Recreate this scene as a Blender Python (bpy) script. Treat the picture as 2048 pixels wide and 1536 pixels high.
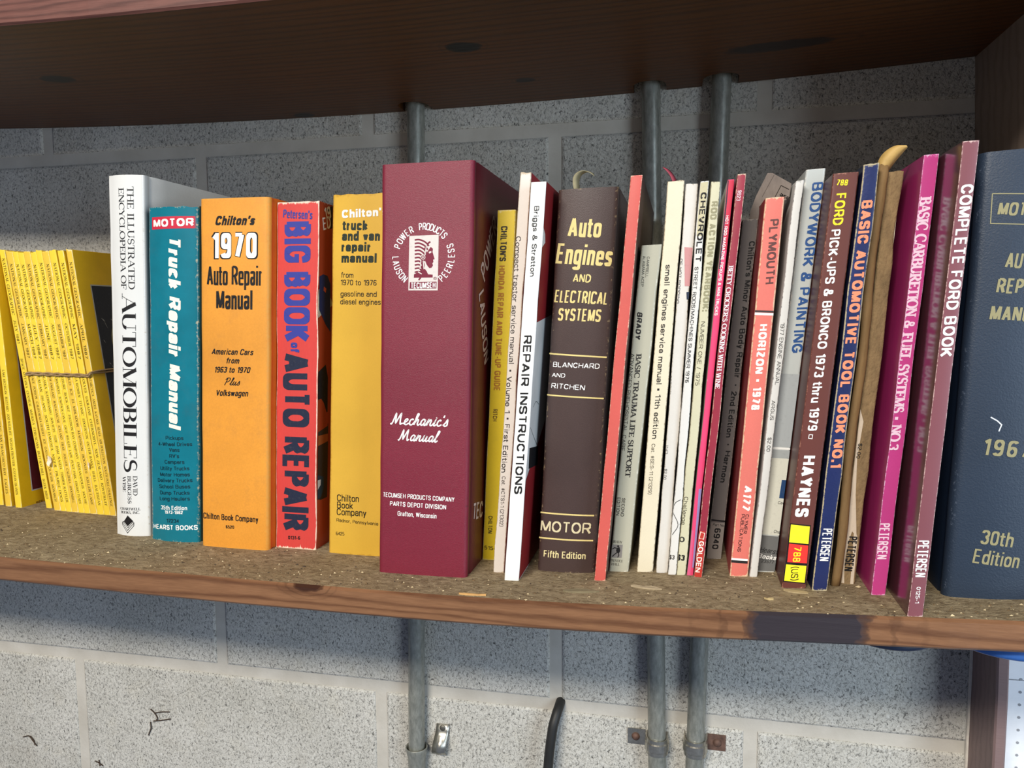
import bpy, bmesh, math, random
from mathutils import Vector, Matrix, noise

for o in list(bpy.data.objects):
    bpy.data.objects.remove(o)
sc = bpy.context.scene
col = sc.collection
R = math.radians
rnd = random.Random(7)

# ------------------------------------------------------------------ camera
# world: X right along the wall, Y into the wall (block faces at Y=0), Z up, metres
F_PX = 1531.2                       # focal length in pixels of the 2048 px wide frame
YAW, PITCH, ROLL = -0.220915, -0.091015, -0.006891
CAM = Vector((0.13071, -0.78790, -0.18590))
fw = Vector((math.sin(YAW)*math.cos(PITCH), math.cos(YAW)*math.cos(PITCH), math.sin(PITCH)))
r0 = Vector((math.cos(YAW), -math.sin(YAW), 0)); u0 = r0.cross(fw)
cr_ = math.cos(ROLL)*r0 + math.sin(ROLL)*u0
cu_ = -math.sin(ROLL)*r0 + math.cos(ROLL)*u0
cam = bpy.data.cameras.new('camera'); camo = bpy.data.objects.new('camera', cam); col.objects.link(camo)
cam.sensor_width = 36; cam.lens = F_PX/2048*36; cam.clip_start = 0.01
mw = Matrix((cr_, cu_, -fw)).transposed().to_4x4(); mw.translation = CAM
camo.matrix_world = mw
sc.camera = camo

# ------------------------------------------------------------------ light
w = bpy.data.worlds.new('world'); sc.world = w; w.use_nodes = True
bg = w.node_tree.nodes['Background']; bg.inputs[0].default_value = (0.52, 0.65, 1.0, 1); bg.inputs[1].default_value = 0.21
def area(name, loc, target, sx, sy, watt, colr):
    l = bpy.data.lights.new(name, 'AREA'); l.shape = 'RECTANGLE'; l.size = sx; l.size_y = sy; l.energy = watt; l.color = colr
    o = bpy.data.objects.new(name, l); col.objects.link(o); o.location = loc
    o.rotation_euler = (Vector(target)-Vector(loc)).to_track_quat('-Z', 'Y').to_euler()
    return o
area('ceiling_fluorescent', (-0.40, -2.55, 1.12), (-0.1, 0, -0.4), 1.25, 0.30, 93, (1.0, 0.95, 0.86))
area('window_daylight', (1.40, -1.40, -0.15), (0.4, 0.0, -0.35), 0.8, 1.0, 20.0, (0.70, 0.85, 1.0))
sc.view_settings.view_transform = 'Standard'; sc.view_settings.look = 'None'
sc.view_settings.gamma = 1; sc.view_settings.use_curve_mapping = False
sc.view_settings.exposure = 0.0

# ------------------------------------------------------------------ measuring helpers (mm <-> px while building)
def raydir(px, py):
    return fw + cr_*((px-1024)/F_PX) - cu_*((py-768)/F_PX)
def on_y(px, py, Y):
    d = raydir(px, py); return CAM + d*((Y-CAM.y)/d.y)
def on_z(px, py, Z):
    d = raydir(px, py); return CAM + d*((Z-CAM.z)/d.z)
def interp(x, xs, ys):
    if x <= xs[0]: return ys[0]
    for i in range(len(xs)-1):
        if x <= xs[i+1]:
            t = (x-xs[i])/(xs[i+1]-xs[i]); return ys[i]+(ys[i+1]-ys[i])*t
    return ys[-1]
SX = [-.90, -.70, -.406, -.245, -.102, -.008, .095, .168, .329, .55]
SZ = [-.368, -.3725, -.3787, -.3812, -.3823, -.3822, -.3803, -.3774, -.3708, -.3625]
def shelf_z(x):                     # top of the sagging lower shelf (smoothed)
    return sum(interp(x+d, SX, SZ) for d in (-.06, -.04, -.02, 0, .02, .04, .06))/7
def upper_z(x):                     # underside of the upper shelf
    return .0278 + 4.7e-2*(x+.165)**2

# ------------------------------------------------------------------ colour and material helpers
def lin(c):
    return tuple((v/255/12.92 if v/255 <= .04045 else ((v/255+.055)/1.055)**2.4) for v in c)
MATS = {}
class N:
    def __init__(s, m):
        m.use_nodes = True; s.t = m.node_tree; s.b = s.t.nodes['Principled BSDF']
    def n(s, typ, **kw):
        x = s.t.nodes.new(typ)
        for k, v in kw.items(): setattr(x, k, v)
        return x
    def l(s, a, b): s.t.links.new(a, b)
    def noise(s, vec, scale, detail=3, rough=.55, dist=0):
        x = s.n('ShaderNodeTexNoise'); x.inputs['Scale'].default_value = scale; x.inputs['Detail'].default_value = detail
        x.inputs['Roughness'].default_value = rough; x.inputs['Distortion'].default_value = dist
        s.l(vec, x.inputs['Vector']); return x.outputs[0]
    def ramp(s, fac, a, b):
        x = s.n('ShaderNodeMapRange'); x.inputs[1].default_value = a; x.inputs[2].default_value = b
        s.l(fac, x.inputs[0]); return x.outputs[0]
    def mix(s, fac, a, b):
        x = s.n('ShaderNodeMix', data_type='RGBA')
        for v, i in ((fac, 0), (a, 6), (b, 7)):
            if hasattr(v, 'is_linked') or hasattr(v, 'links'): s.l(v, x.inputs[i])
            else: x.inputs[i].default_value = v if i == 0 else (tuple(v)+(1,))[:4]
        return x.outputs[2]
    def math(s, op, a, b=0):
        x = s.n('ShaderNodeMath', operation=op)
        for v, i in ((a, 0), (b, 1)):
            if hasattr(v, 'links'): s.l(v, x.inputs[i])
            else: x.inputs[i].default_value = v
        return x.outputs[0]
    def coord(s, scale=(1, 1, 1)):
        c = s.n('ShaderNodeTexCoord'); m = s.n('ShaderNodeMapping'); m.inputs['Scale'].default_value = scale
        s.l(c.outputs['Object'], m.inputs[0]); return m.outputs[0]
    def bump(s, h, strength, dist):
        x = s.n('ShaderNodeBump'); x.inputs['Strength'].default_value = strength; x.inputs['Distance'].default_value = dist
        s.l(h, x.inputs['Height']); s.l(x.outputs[0], s.b.inputs['Normal'])

def cover(rgb, rough=.42, var=.10, vs=35, grain=.05, gs=900, wear=None, amt=.5, bump=.0, bs=1500, stretch=(1, 1, 1), spec=.4, dirt=.0, coat=0):
    """printed cover: colour with mottling and grain, paper showing on rubbed edges"""
    key = (rgb, rough, var, vs, grain, gs, wear, amt, bump, bs, stretch, spec, dirt, coat)
    if key in MATS: return MATS[key]
    m = bpy.data.materials.new('cover_%d_%d_%d' % rgb); s = N(m); c = lin(rgb); v = s.coord(stretch)
    lo = tuple(x*(1-var) for x in c); hi = tuple(min(1, x*(1+var)) for x in c)
    k = s.mix(s.ramp(s.noise(v, vs, 4), .3, .7), lo, hi)
    if grain:
        g = s.ramp(s.noise(v, gs, 2), .3, .7)
        k = s.mix(s.math('MULTIPLY', g, grain*2), k, tuple(x*.55 for x in c))
    if dirt:
        d = s.ramp(s.noise(v, 22, 6, .7), .52, .75)
        k = s.mix(s.math('MULTIPLY', d, dirt), k, lin((96, 84, 66)))
    if wear:
        a = s.n('ShaderNodeAttribute', attribute_name='edge')
        h = s.math('ADD', s.math('MULTIPLY', a.outputs['Fac'], amt), s.math('MULTIPLY', s.math('SUBTRACT', s.noise(v, 330, 5, .7), .5), 1.1))
        k = s.mix(s.ramp(h, .36, .52), k, lin(wear))
    s.l(k, s.b.inputs['Base Color']); s.b.inputs['Roughness'].default_value = rough
    s.b.inputs['Specular IOR Level'].default_value = spec
    if coat: s.b.inputs['Coat Weight'].default_value = coat; s.b.inputs['Coat Roughness'].default_value = .18
    if bump: s.bump(s.noise(v, bs, 3), bump, .0006)
    MATS[key] = m; return m
def ink(rgb, rough=.55, metal=0):
    key = ('ink', rgb, rough, metal)
    if key in MATS: return MATS[key]
    m = bpy.data.materials.new('ink_%d_%d_%d' % rgb); s = N(m); v = s.coord(); c = lin(rgb)
    k = s.mix(s.ramp(s.noise(v, 420, 4, .7), .55, .8), c, tuple(.75*x+.03 for x in c))
    s.l(k, s.b.inputs['Base Color']); s.b.inputs['Roughness'].default_value = rough; s.b.inputs['Metallic'].default_value = metal
    s.b.inputs['Specular IOR Level'].default_value = .3
    MATS[key] = m; return m
def pages_mat(rgb=(214, 203, 176)):
    key = ('pages', rgb)
    if key in MATS: return MATS[key]
    m = bpy.data.materials.new('page_edges'); s = N(m); v = s.coord((1, .02, .02)); c = lin(rgb)
    k = s.mix(s.ramp(s.noise(v, 3500, 2), .35, .65), tuple(x*.55 for x in c), c)
    s.l(k, s.b.inputs['Base Color']); s.b.inputs['Roughness'].default_value = .9; MATS[key] = m; return m
def plain(name, rgb, rough=.6, metal=0, var=.15, vs=120, bump=0, bs=600, stretch=(1, 1, 1), bd=.0006):
    key = (name, rgb, rough)
    if key in MATS: return MATS[key]
    m = bpy.data.materials.new(name); s = N(m); v = s.coord(stretch); c = lin(rgb)
    k = s.mix(s.ramp(s.noise(v, vs, 5, .65), .3, .7), tuple(x*(1-var) for x in c), tuple(min(1, x*(1+var)) for x in c))
    s.l(k, s.b.inputs['Base Color']); s.b.inputs['Roughness'].default_value = rough; s.b.inputs['Metallic'].default_value = metal
    if bump: s.bump(s.noise(v, bs, 4), bump, bd)
    MATS[key] = m; return m

def concrete_mat():
    m = bpy.data.materials.new('painted_concrete_block'); s = N(m); c = s.n('ShaderNodeTexCoord'); oi = s.n('ShaderNodeObjectInfo')
    off = s.n('ShaderNodeVectorMath', operation='SCALE'); s.l(oi.outputs['Location'], off.inputs[0]); off.inputs['Scale'].default_value = 3.17
    ad = s.n('ShaderNodeVectorMath'); s.l(c.outputs['Object'], ad.inputs[0]); s.l(off.outputs[0], ad.inputs[1])
    mp = s.n('ShaderNodeMapping'); mp.inputs['Scale'].default_value = (1, 1, .72); s.l(ad.outputs[0], mp.inputs[0]); v = mp.outputs[0]
    pit = s.noise(v, 430, 3, .65, .9); p2 = s.noise(v, 1100, 3, .6)
    h = s.math('ADD', s.math('MULTIPLY', pit, .72), s.math('MULTIPLY', p2, .28))
    big = s.noise(ad.outputs[0], 9, 4, .6); tint = s.noise(ad.outputs[0], 30, 3)
    base = s.mix(s.ramp(big, .3, .7), lin((190, 186, 175)), lin((213, 209, 199)))
    base = s.mix(s.math('MULTIPLY', s.ramp(tint, .55, .75), .45), base, lin((208, 201, 184)))
    base = s.mix(s.math('MULTIPLY', s.ramp(s.noise(ad.outputs[0], 5, 5, .65), .56, .74), .4), base, lin((160, 145, 122)))
    k = s.mix(s.ramp(h, .335, .50), lin((66, 64, 61)), base)
    k = s.mix(s.math('MULTIPLY', s.ramp(h, .54, .66), .6), k, lin((226, 224, 216)))
    s.l(k, s.b.inputs['Base Color']); s.b.inputs['Roughness'].default_value = .8; s.b.inputs['Specular IOR Level'].default_value = .25
    s.bump(s.ramp(h, .32, .62), .5, .0014); return m
def mortar_mat():
    m = bpy.data.materials.new('mortar'); s = N(m); v = s.coord()
    k = s.mix(s.ramp(s.noise(v, 25, 5), .3, .7), lin((184, 177, 164)), lin((202, 196, 184)))
    s.l(k, s.b.inputs['Base Color']); s.b.inputs['Roughness'].default_value = .85
    s.bump(s.noise(v, 240, 4), .35, .0008); return m
def wood(name, dark, light, knots=(), axis='y', gscale=1, rough=.45, dist=3.0):
    """grain along X; knots = (x, other, rx, rother) on the face"""
    m = bpy.data.materials.new(name); s = N(m); c = s.n('ShaderNodeTexCoord'); sep = s.n('ShaderNodeSeparateXYZ'); s.l(c.outputs['Object'], sep.inputs[0])
    mp = s.n('ShaderNodeMapping'); mp.inputs['Scale'].default_value = (.09, 1, 1); s.l(c.outputs['Object'], mp.inputs[0])
    wv = s.n('ShaderNodeTexWave', bands_direction='Z' if axis == 'z' else 'Y'); wv.inputs['Scale'].default_value = 42*gscale; wv.inputs['Distortion'].default_value = dist*2
    wv.inputs['Detail'].default_value = 3; wv.inputs['Detail Scale'].default_value = 1.4; s.l(mp.outputs[0], wv.inputs['Vector'])
    fine = s.noise(mp.outputs[0], 900, 4, .6)
    g = s.math('ADD', s.math('MULTIPLY', s.math('POWER', wv.outputs['Fac'], 2.2), .42), s.math('MULTIPLY', fine, .58))
    k = s.mix(s.ramp(g, .2, .75), lin(light), lin(dark))
    big = s.noise(c.outputs['Object'], 7, 4, .6)
    k = s.mix(s.math('MULTIPLY', s.ramp(big, .4, .75), .5), k, tuple(x*.55 for x in lin(light)))
    wob = s.math('MULTIPLY', s.math('SUBTRACT', s.noise(c.outputs['Object'], 90, 3), .5), .7)
    for kx, ko, rx, ro, kc in knots:
        dx = s.math('DIVIDE', s.math('SUBTRACT', sep.outputs[0], kx), rx)
        do = s.math('DIVIDE', s.math('SUBTRACT', sep.outputs[2 if axis == 'z' else 1], ko), ro)
        d = s.math('SQRT', s.math('ADD', s.math('MULTIPLY', dx, dx), s.math('MULTIPLY', do, do)))
        d = s.math('ADD', d, wob)
        ring = s.ramp(s.math('SINE', s.math('MULTIPLY', d, 14)), .2, 1)
        ringm = s.math('MULTIPLY', ring, s.math('MULTIPLY', s.ramp(d, 2.3, 1.0), .6))
        k = s.mix(ringm, k, tuple(x*.5 for x in lin(dark)))
        k = s.mix(s.ramp(d, 1.12, .88), k, lin(kc))
    s.l(k, s.b.inputs['Base Color']); s.b.inputs['Roughness'].default_value = rough; s.b.inputs['Specular IOR Level'].default_value = .35
    s.bump(g, .25, .0008); return m
def dust_mat():
    m = bpy.data.materials.new('dusty_board_top'); s = N(m); v = s.coord((.6, 1, 1)); v2 = s.coord()
    n1 = s.noise(v2, 16, 6, .7); n2 = s.noise(v, 230, 5, .75, .8); n3 = s.noise(v2, 900, 3, .7)
    k = s.mix(s.ramp(n1, .3, .7), lin((152, 134, 102)), lin((180, 162, 130)))
    k = s.mix(s.ramp(n2, .34, .62), lin((108, 90, 66)), k)
    k = s.mix(s.math('MULTIPLY', s.ramp(n3, .58, .75), .7), k, lin((186, 168, 132)))
    s.l(k, s.b.inputs['Base Color']); s.b.inputs['Roughness'].default_value = .95; s.b.inputs['Specular IOR Level'].default_value = .15
    h = s.math('ADD', s.math('MULTIPLY', n2, .6), s.math('MULTIPLY', n3, .4)); s.bump(h, .9, .0022); return m
def galv():
    m = bpy.data.materials.new('galvanised_steel'); s = N(m); v = s.coord((1, 1, .35))
    k = s.mix(s.ramp(s.noise(v, 260, 5, .7), .35, .7), lin((124, 125, 116)), lin((160, 160, 150)))
    s.l(k, s.b.inputs['Base Color']); s.b.inputs['Metallic'].default_value = .3
    s.l(s.ramp(s.noise(v, 90, 4), -.1, 1.5), s.b.inputs['Roughness']); return m

# ------------------------------------------------------------------ mesh helpers
def mesh(name, verts, faces, mats, parent=None, mi=None, smooth=False, attr=None):
    me = bpy.data.meshes.new(name); me.from_pydata([tuple(v) for v in verts], [], faces)
    for m in (mats if isinstance(mats, (list, tuple)) else [mats]): me.materials.append(m)
    if mi: me.polygons.foreach_set('material_index', mi)
    if smooth: me.polygons.foreach_set('use_smooth', [True]*len(me.polygons))
    if attr:
        a = me.attributes.new('edge', 'FLOAT', 'POINT'); a.data.foreach_set('value', attr)
    me.update()
    o = bpy.data.objects.new(name, me); col.objects.link(o)
    if parent: o.parent = parent
    return o
def empty(name, loc):
    o = bpy.data.objects.new(name, None); col.objects.link(o); o.location = loc; o.empty_display_size = .02; return o
def tag(o, label=None, cat=None, group=None, kind=None):
    for k, v in (('label', label), ('category', cat), ('group', group), ('kind', kind)):
        if v: o[k] = v
    return o
class MB:
    def __init__(s): s.v = []; s.f = []; s.m = []
    def add(s, vs, fs, mi=0):
        b = len(s.v); s.v += [Vector(v) for v in vs]; s.f += [[b+i for i in f] for f in fs]; s.m += [mi]*len(fs); return s
    def box(s, x0, x1, y0, y1, z0, z1, mi=0):
        vs = [(x, y, z) for x in (x0, x1) for y in (y0, y1) for z in (z0, z1)]
        return s.add(vs, [(0, 1, 3, 2), (4, 6, 7, 5), (0, 4, 5, 1), (2, 3, 7, 6), (0, 2, 6, 4), (1, 5, 7, 3)], mi)
    def tube(s, pts, rad, seg=12, mi=0, cap=True):
        pts = [Vector(p) for p in pts]; b = len(s.v); up = None
        for i, p in enumerate(pts):
            t = (pts[min(i+1, len(pts)-1)]-pts[max(i-1, 0)]).normalized()
            if up is None: up = t.orthogonal().normalized()
            up = (up - t*up.dot(t)).normalized(); sd = t.cross(up)
            r = rad[i] if isinstance(rad, (list, tuple)) else rad
            s.v += [p+(up*math.cos(a)+sd*math.sin(a))*r for a in (2*math.pi*k/seg for k in range(seg))]
        for i in range(len(pts)-1):
            for k in range(seg):
                a, c = b+i*seg+k, b+i*seg+(k+1) % seg
                s.f.append([a, c, c+seg, a+seg]); s.m.append(mi)
        if cap:
            s.f.append([b+k for k in range(seg)][::-1]); s.f.append([b+(len(pts)-1)*seg+k for k in range(seg)]); s.m += [mi, mi]
        return s
    def lathe(s, prof, cen, axis='z', seg=24, mi=0):
        b = len(s.v); cen = Vector(cen)
        for r, h in prof:
            for k in range(seg):
                a = 2*math.pi*k/seg; x, y = r*math.cos(a), r*math.sin(a)
                s.v.append(cen+(Vector((x, y, h)) if axis == 'z' else Vector((x, h, y))))
        for i in range(len(prof)-1):
            for k in range(seg):
                a, c = b+i*seg+k, b+i*seg+(k+1) % seg
                s.f.append([a, c, c+seg, a+seg]); s.m.append(mi)
        return s
    def build(s, name, mats, parent=None, smooth=False):
        return mesh(name, s.v, s.f, mats, parent, s.m, smooth)
def fix_normals(o):
    bm = bmesh.new(); bm.from_mesh(o.data); bmesh.ops.recalc_face_normals(bm, faces=bm.faces); bm.to_mesh(o.data); bm.free()
def smooth_angle(o, deg=35):
    bm = bmesh.new(); bm.from_mesh(o.data)
    for f in bm.faces: f.smooth = True
    for e in bm.edges:
        if len(e.link_faces) == 2 and e.calc_face_angle(0) > R(deg): e.smooth = False
    bm.to_mesh(o.data); bm.free()

# ------------------------------------------------------------------ wall of concrete blocks
MORTAR = mortar_mat(); CONC = concrete_mat()
wall = MB().box(-1.35, 1.2, .0020, .12, -1.05, .45).build('wall_back', MORTAR); tag(wall, 'grey painted concrete block wall behind the shelves', kind='structure')
def block_mesh():
    hx, hz, d = .1970, .0956, .012
    b = .0032; v = []; rings = [(hx-b, hz-b, 0), (hx-b*.35, hz-b*.35, b*.35), (hx, hz, b), (hx, hz, d)]
    for x, z, y in rings: v += [(-x, y, -z), (x, y, -z), (x, y, z), (-x, y, z)]
    f = [(0, 1, 2, 3)]
    for i in range(3):
        for k in range(4): a, c = i*4+k, i*4+(k+1) % 4; f.append((a, a+4, c+4, c))
    me = bpy.data.meshes.new('block'); me.from_pydata(v, [], f); me.materials.append(CONC); me.update(); return me
BM = block_mesh(); H = .2032
for r in range(-2, 5):                               # row r spans z from -r*H down to -(r+1)*H
    for c in range(-4, 4):
        cx = c*.4064 + (.2032 if r % 2 == 0 else 0)
        if -1.25 < cx < 1.05:
            o = bpy.data.objects.new('block', BM); col.objects.link(o); o.parent = wall
            o.location = (cx, 0, -(r+.5)*H); o['kind'] = 'structure'
            if r % 2 == 0 and .1 < cx < .7:              # the joint beside the upright sits further along, behind it
                e = .45 if cx < .4 else .464; lo_, hi_ = (cx-.1970, e) if cx < .4 else (e, cx+.1970)
                o.location.x = (lo_+hi_)/2; o.scale.x = (hi_-lo_)/.3940

# ------------------------------------------------------------------ boards
NOTCH = [(-.1435, -.020, .0155), (.0955, -.022, .0155), (.1615, -.022, .0165)]
def board(name, x0, x1, yf, yb, zbot, th, mats, notch):
    """sagging board; zbot(x) gives its underside; round cut-outs for the conduits along the back edge"""
    xs = [x0+(x1-x0)*i/90 for i in range(91)]
    for cx, cy, r in notch: xs += [cx+r*math.cos(math.pi*k/14) for k in range(15)] + [cx-r-.0002, cx+r+.0002]
    xs = sorted(set(round(x, 5) for x in xs)); v = []; f = []; mi = []
    for i, x in enumerate(xs):
        y = yb
        for cx, cy, r in notch:
            if abs(x-cx) <= r+1e-6: y = cy-math.sqrt(max(0, r*r-(x-cx)**2))
        wf = .0007*noise.noise((x*40, 0, 3)); z = zbot(x); c = .0016
        zt = z+th
        v += [(x, yf+c+wf, z), (x, yf+wf, z+c), (x, yf+wf, zt-c), (x, yf+c*1.6+wf, zt), (x, y, zt), (x, y, z)]
    n = 6
    for i in range(len(xs)-1):
        for k, m in ((0, 1), (1, 1), (2, 1), (3, 0), (4, 2), (5, 2)):
            a, b2 = i*n+k, i*n+(k+1) % n
            f.append((a, a+n, b2+n, b2)); mi.append(m)
    f.append(tuple(range(n))); f.append(tuple(range((len(xs)-1)*n, len(xs)*n))[::-1]); mi += [1, 1]
    o = mesh(name, v, f, mats, None, mi); fix_normals(o); return o
TH = .0190
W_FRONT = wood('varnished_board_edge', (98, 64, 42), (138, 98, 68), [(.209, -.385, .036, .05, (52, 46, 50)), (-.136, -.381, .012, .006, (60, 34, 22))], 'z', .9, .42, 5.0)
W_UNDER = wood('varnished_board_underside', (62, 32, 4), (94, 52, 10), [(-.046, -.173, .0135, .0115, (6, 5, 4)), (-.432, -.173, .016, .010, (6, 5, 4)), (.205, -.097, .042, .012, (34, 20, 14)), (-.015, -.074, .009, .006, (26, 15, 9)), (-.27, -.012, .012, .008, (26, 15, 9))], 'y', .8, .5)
DUST = dust_mat()
low = board('lower_shelf', -.95, .50, -.2915, -.0015, lambda x: shelf_z(x)-TH, TH, [DUST, W_FRONT, W_FRONT], NOTCH)
tag(low, 'dusty sagging reddish-brown wooden shelf board carrying the row of books', 'shelf')
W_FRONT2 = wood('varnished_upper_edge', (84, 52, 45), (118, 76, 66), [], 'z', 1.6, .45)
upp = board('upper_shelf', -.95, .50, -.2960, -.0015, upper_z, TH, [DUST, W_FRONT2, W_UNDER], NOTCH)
cl = MB(); cuts = sorted((cx-.0098, cx+.0098) for cx in (-.1430, .0963, .1627))      # unseen strip added to block light through the notches, cut round the conduits
ends = [-.95]+[e for c in cuts for e in c]+[.50]
for a, (xs, xe) in enumerate(zip(ends[:-1], ends[1:])):
    n = max(1, int((xe-xs)/.05)); yb = -.001 if a % 2 == 0 else -.0220
    for i in range(n):
        xa, xb = xs+(xe-xs)*i/n, xs+(xe-xs)*(i+1)/n; cl.add([(x, y, upper_z(x)+TH-.0005+dz) for x in (xa, xb) for y in (-.044, yb) for dz in (0, .038)], [(0, 1, 3, 2), (4, 6, 7, 5), (0, 4, 5, 1), (2, 3, 7, 6), (0, 2, 6, 4), (1, 5, 7, 3)])
o = cl.build('light_stop', W_FRONT2, upp); o['label'] = 'unseen wooden strip added along the back of the board to block light'
tag(upp, 'dark brown wooden shelf board above the books, underside with knots', 'shelf')

# upright divider at the right end, standing on the wall side of the shelves
POSTW = wood('varnished_upright', (122, 100, 96), (138, 114, 110), [], 'y', .7, .5)
POSTU = wood('varnished_upright_grey', (132, 116, 104), (150, 132, 120), [], 'y', .5, .5)
def upright(name, z0, z1, label, dep=.0615):
    g = empty(name, (.395, -.04, z0))
    b = MB(); n = 14
    for i in range(n+1):
        z = (z1-z0)*i/n; zz = z0+z; lx = .3835+.0385*(.0416-zz) if zz > -.5 else .4045
        lx -= .395
        b.v += [Vector((lx, .04, z)), Vector((lx, .0415-dep, z)), Vector((lx+.0015, .04-dep, z)), Vector((lx+.0085, .04-dep, z)), Vector((lx+.010, .0415-dep, z)), Vector((lx+.010, .04, z))]
    for i in range(n):
        for k in range(6): a, c = i*6+k, i*6+(k+1) % 6; b.f.append([a, c, c+6, a+6]); b.m.append(0)
    b.f += [list(range(6))[::-1], list(range(n*6, n*6+6))]; b.m += [0, 0]
    o = b.build('upright_board', POSTU if dep > .1 else POSTW, g); fix_normals(o)
    tag(g, label, 'upright')
    return g
upright('shelf_upright', shelf_z(.39)-.001, upper_z(.39)+.001, 'dark brown upright board between the two shelves beside the navy book', .27)
up2 = upright('shelf_upright', -1.04, shelf_z(.40)-TH+.001, 'purplish-brown upright board under the lower shelf beside white pegboard')
b = MB(); pts = []
for i in range(40):
    z = .63*i/39+.02; pts.append((.4045-.395-.0005+.0008*noise.noise((z*60, 1, 1)), .0375, z))
b.tube(pts, [.0016+.0012*abs(noise.noise((p[2]*90, 4, 2))) for p in pts], 6)
o = b.build('caulk_strip', plain('old_caulk', (205, 196, 182), .8, bump=.5, bs=300), up2); o['label'] = 'pale cracked caulk strip along the wall'

# white pegboard to the right of the upright
pg = empty('pegboard', (.42, 0, -.8))
b = MB()
for k, (z0, z1) in enumerate(((-1.0, -.5335), (-.5325, -.3858))):
    MB().box(0, .5, -.007, -.0005, z0+.8, z1+.8).build('pegboard_sheet', plain('white_pegboard', (240, 242, 244), .55, var=.03), pg)
hb = MB(); HOLE = plain('peg_hole', (150, 152, 156), .9)
for i in range(1, 40):
    for k in range(0, 36):
        x, z = .0125*i, .268-.0125*k-.8+.8
        hb.add([(x+.0014*math.cos(a), -.0073, z+.0014*math.sin(a)) for a in (2*math.pi*q/8 for q in range(8))], [tuple(range(8))])
o = hb.build('peg_holes', HOLE, pg); o['kind'] = 'stuff'
tag(pg, 'bright white perforated pegboard on the wall beyond the brown upright', 'pegboard')

# ------------------------------------------------------------------ conduits, straps, cable
GALV = galv()
def conduit(pa, pb, label, extra=None):
    A = on_y(*pa, -.0125); B = on_y(*pb, -.0125); d = (B-A).normalized()
    t0 = A - d*((.30-A.z)/-d.z) ; t1 = A + d*((-1.02-A.z)/d.z)
    if extra: t1 = A + d*((extra-A.z)/d.z)
    g = empty('conduit', t1)
    o = MB().tube([Vector((0, 0, 0)), t0-t1], .0091, 24).build('tube', GALV, g, True); smooth_angle(o)
    tag(g, label, 'pipe', 'galvanised conduits running down the wall'); return g, A, d
c1, A1, d1v = conduit((832, 230), (833, 1300), 'galvanised conduit pipe behind the thick maroon manual', -.672)
c2, A2, d2v = conduit((1302, 190), (1313, 1400), 'galvanised conduit pipe behind the thin coral-red book, strapped with a tab towards the black cable')
c3, A3, d3v = conduit((1442, 200), (1394, 1400), 'galvanised conduit pipe behind the magazines, strapped with a rusty tab')
# flared coupling and lower tube on the first conduit
P = A1 + d1v*((-.672-A1.z)/d1v.z) - c1.location
o = MB().lathe([(.0093, -.030), (.0098, -.012), (.0118, -.003), (.0124, .001), (.0120, .002), (.0108, .0005), (.0100, -.004)], P+Vector((0, 0, .002)), 'z', 28).build('coupling', GALV, c1, True)
o = MB().tube([P+Vector((0, 0, -.012)), P+Vector((0, 0, -.36))], .0086, 24).build('lower_tube', GALV, c1, True); smooth_angle(o)
RUST = plain('rusty_steel', (104, 78, 66), .7, .3, .35, 200)
SHINY = plain('zinc_steel', (176, 172, 160), .32, .85, .2, 160)
def strap(parent, cen, side, label):
    """one-hole strap: saddle over the pipe plus a flat tab with a screw, in wall coordinates"""
    g = empty('conduit_strap', cen); W2 = .0085
    b = MB(); n = 14; prof = []
    for k in range(n+1):
        a = math.pi*k/n; prof.append((-math.cos(a)*.0108*side, -.0125-.0108*math.sin(a)*.98+0))
    prof = [(-.0108*side, -.001)]+prof+[(.0108*side, -.0016)]
    tabp = [(.0125*side, -.0012), (.031*side, -.0012)]
    for nm, pl in (('saddle', prof), ('tab', tabp)):
        b = MB(); t = .0012
        rows = ((-W2, 0), (-W2*.55, 0), (-W2*.42, .0011), (W2*.42, .0011), (W2*.55, 0), (W2, 0)) if nm == 'saddle' else ((-W2, 0), (W2, 0))
        for z, bul in rows:
            for j, (x, y) in enumerate(pl):
                rr = 1+bul/.0108 if nm == 'saddle' and 0 < j < len(pl)-1 else 1
                b.v.append(Vector((x*rr, (y+.0125)*rr-.0125 if nm == 'saddle' else y, z)))
        n = len(pl)
        for i in range(len(rows)-1):
            for j in range(n-1): b.f.append([i*n+j, i*n+j+1, (i+1)*n+j+1, (i+1)*n+j]); b.m.append(0)
        o = b.build(nm, SHINY if nm == 'saddle' or side < 0 else RUST, g)
        md = o.modifiers.new('thick', 'SOLIDIFY'); md.thickness = t; md.offset = 0
    o = MB().lathe([(.0, -.0048), (.0022, -.0045), (.0040, -.0030), (.0046, -.0012)], (.0225*side, 0, 0), 'y', 16).build('screw', RUST, g, True)
    tag(g, label, 'pipe strap', 'one-hole straps holding the conduits'); return g
def at_z(A, d, z): return A + d*((z-A.z)/d.z)
s2 = on_y(1312, 1496, -.02); q = at_z(A2, d2v, s2.z); strap(c2, (q.x, 0, q.z), -1, 'zinc pipe strap with its screwed tab on the side of the black cable')
s3 = on_y(1392, 1500, -.02); q = at_z(A3, d3v, s3.z); strap(c3, (q.x, 0, q.z), 1, 'zinc pipe strap with a rusty screwed tab on the side of the upright')
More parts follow.
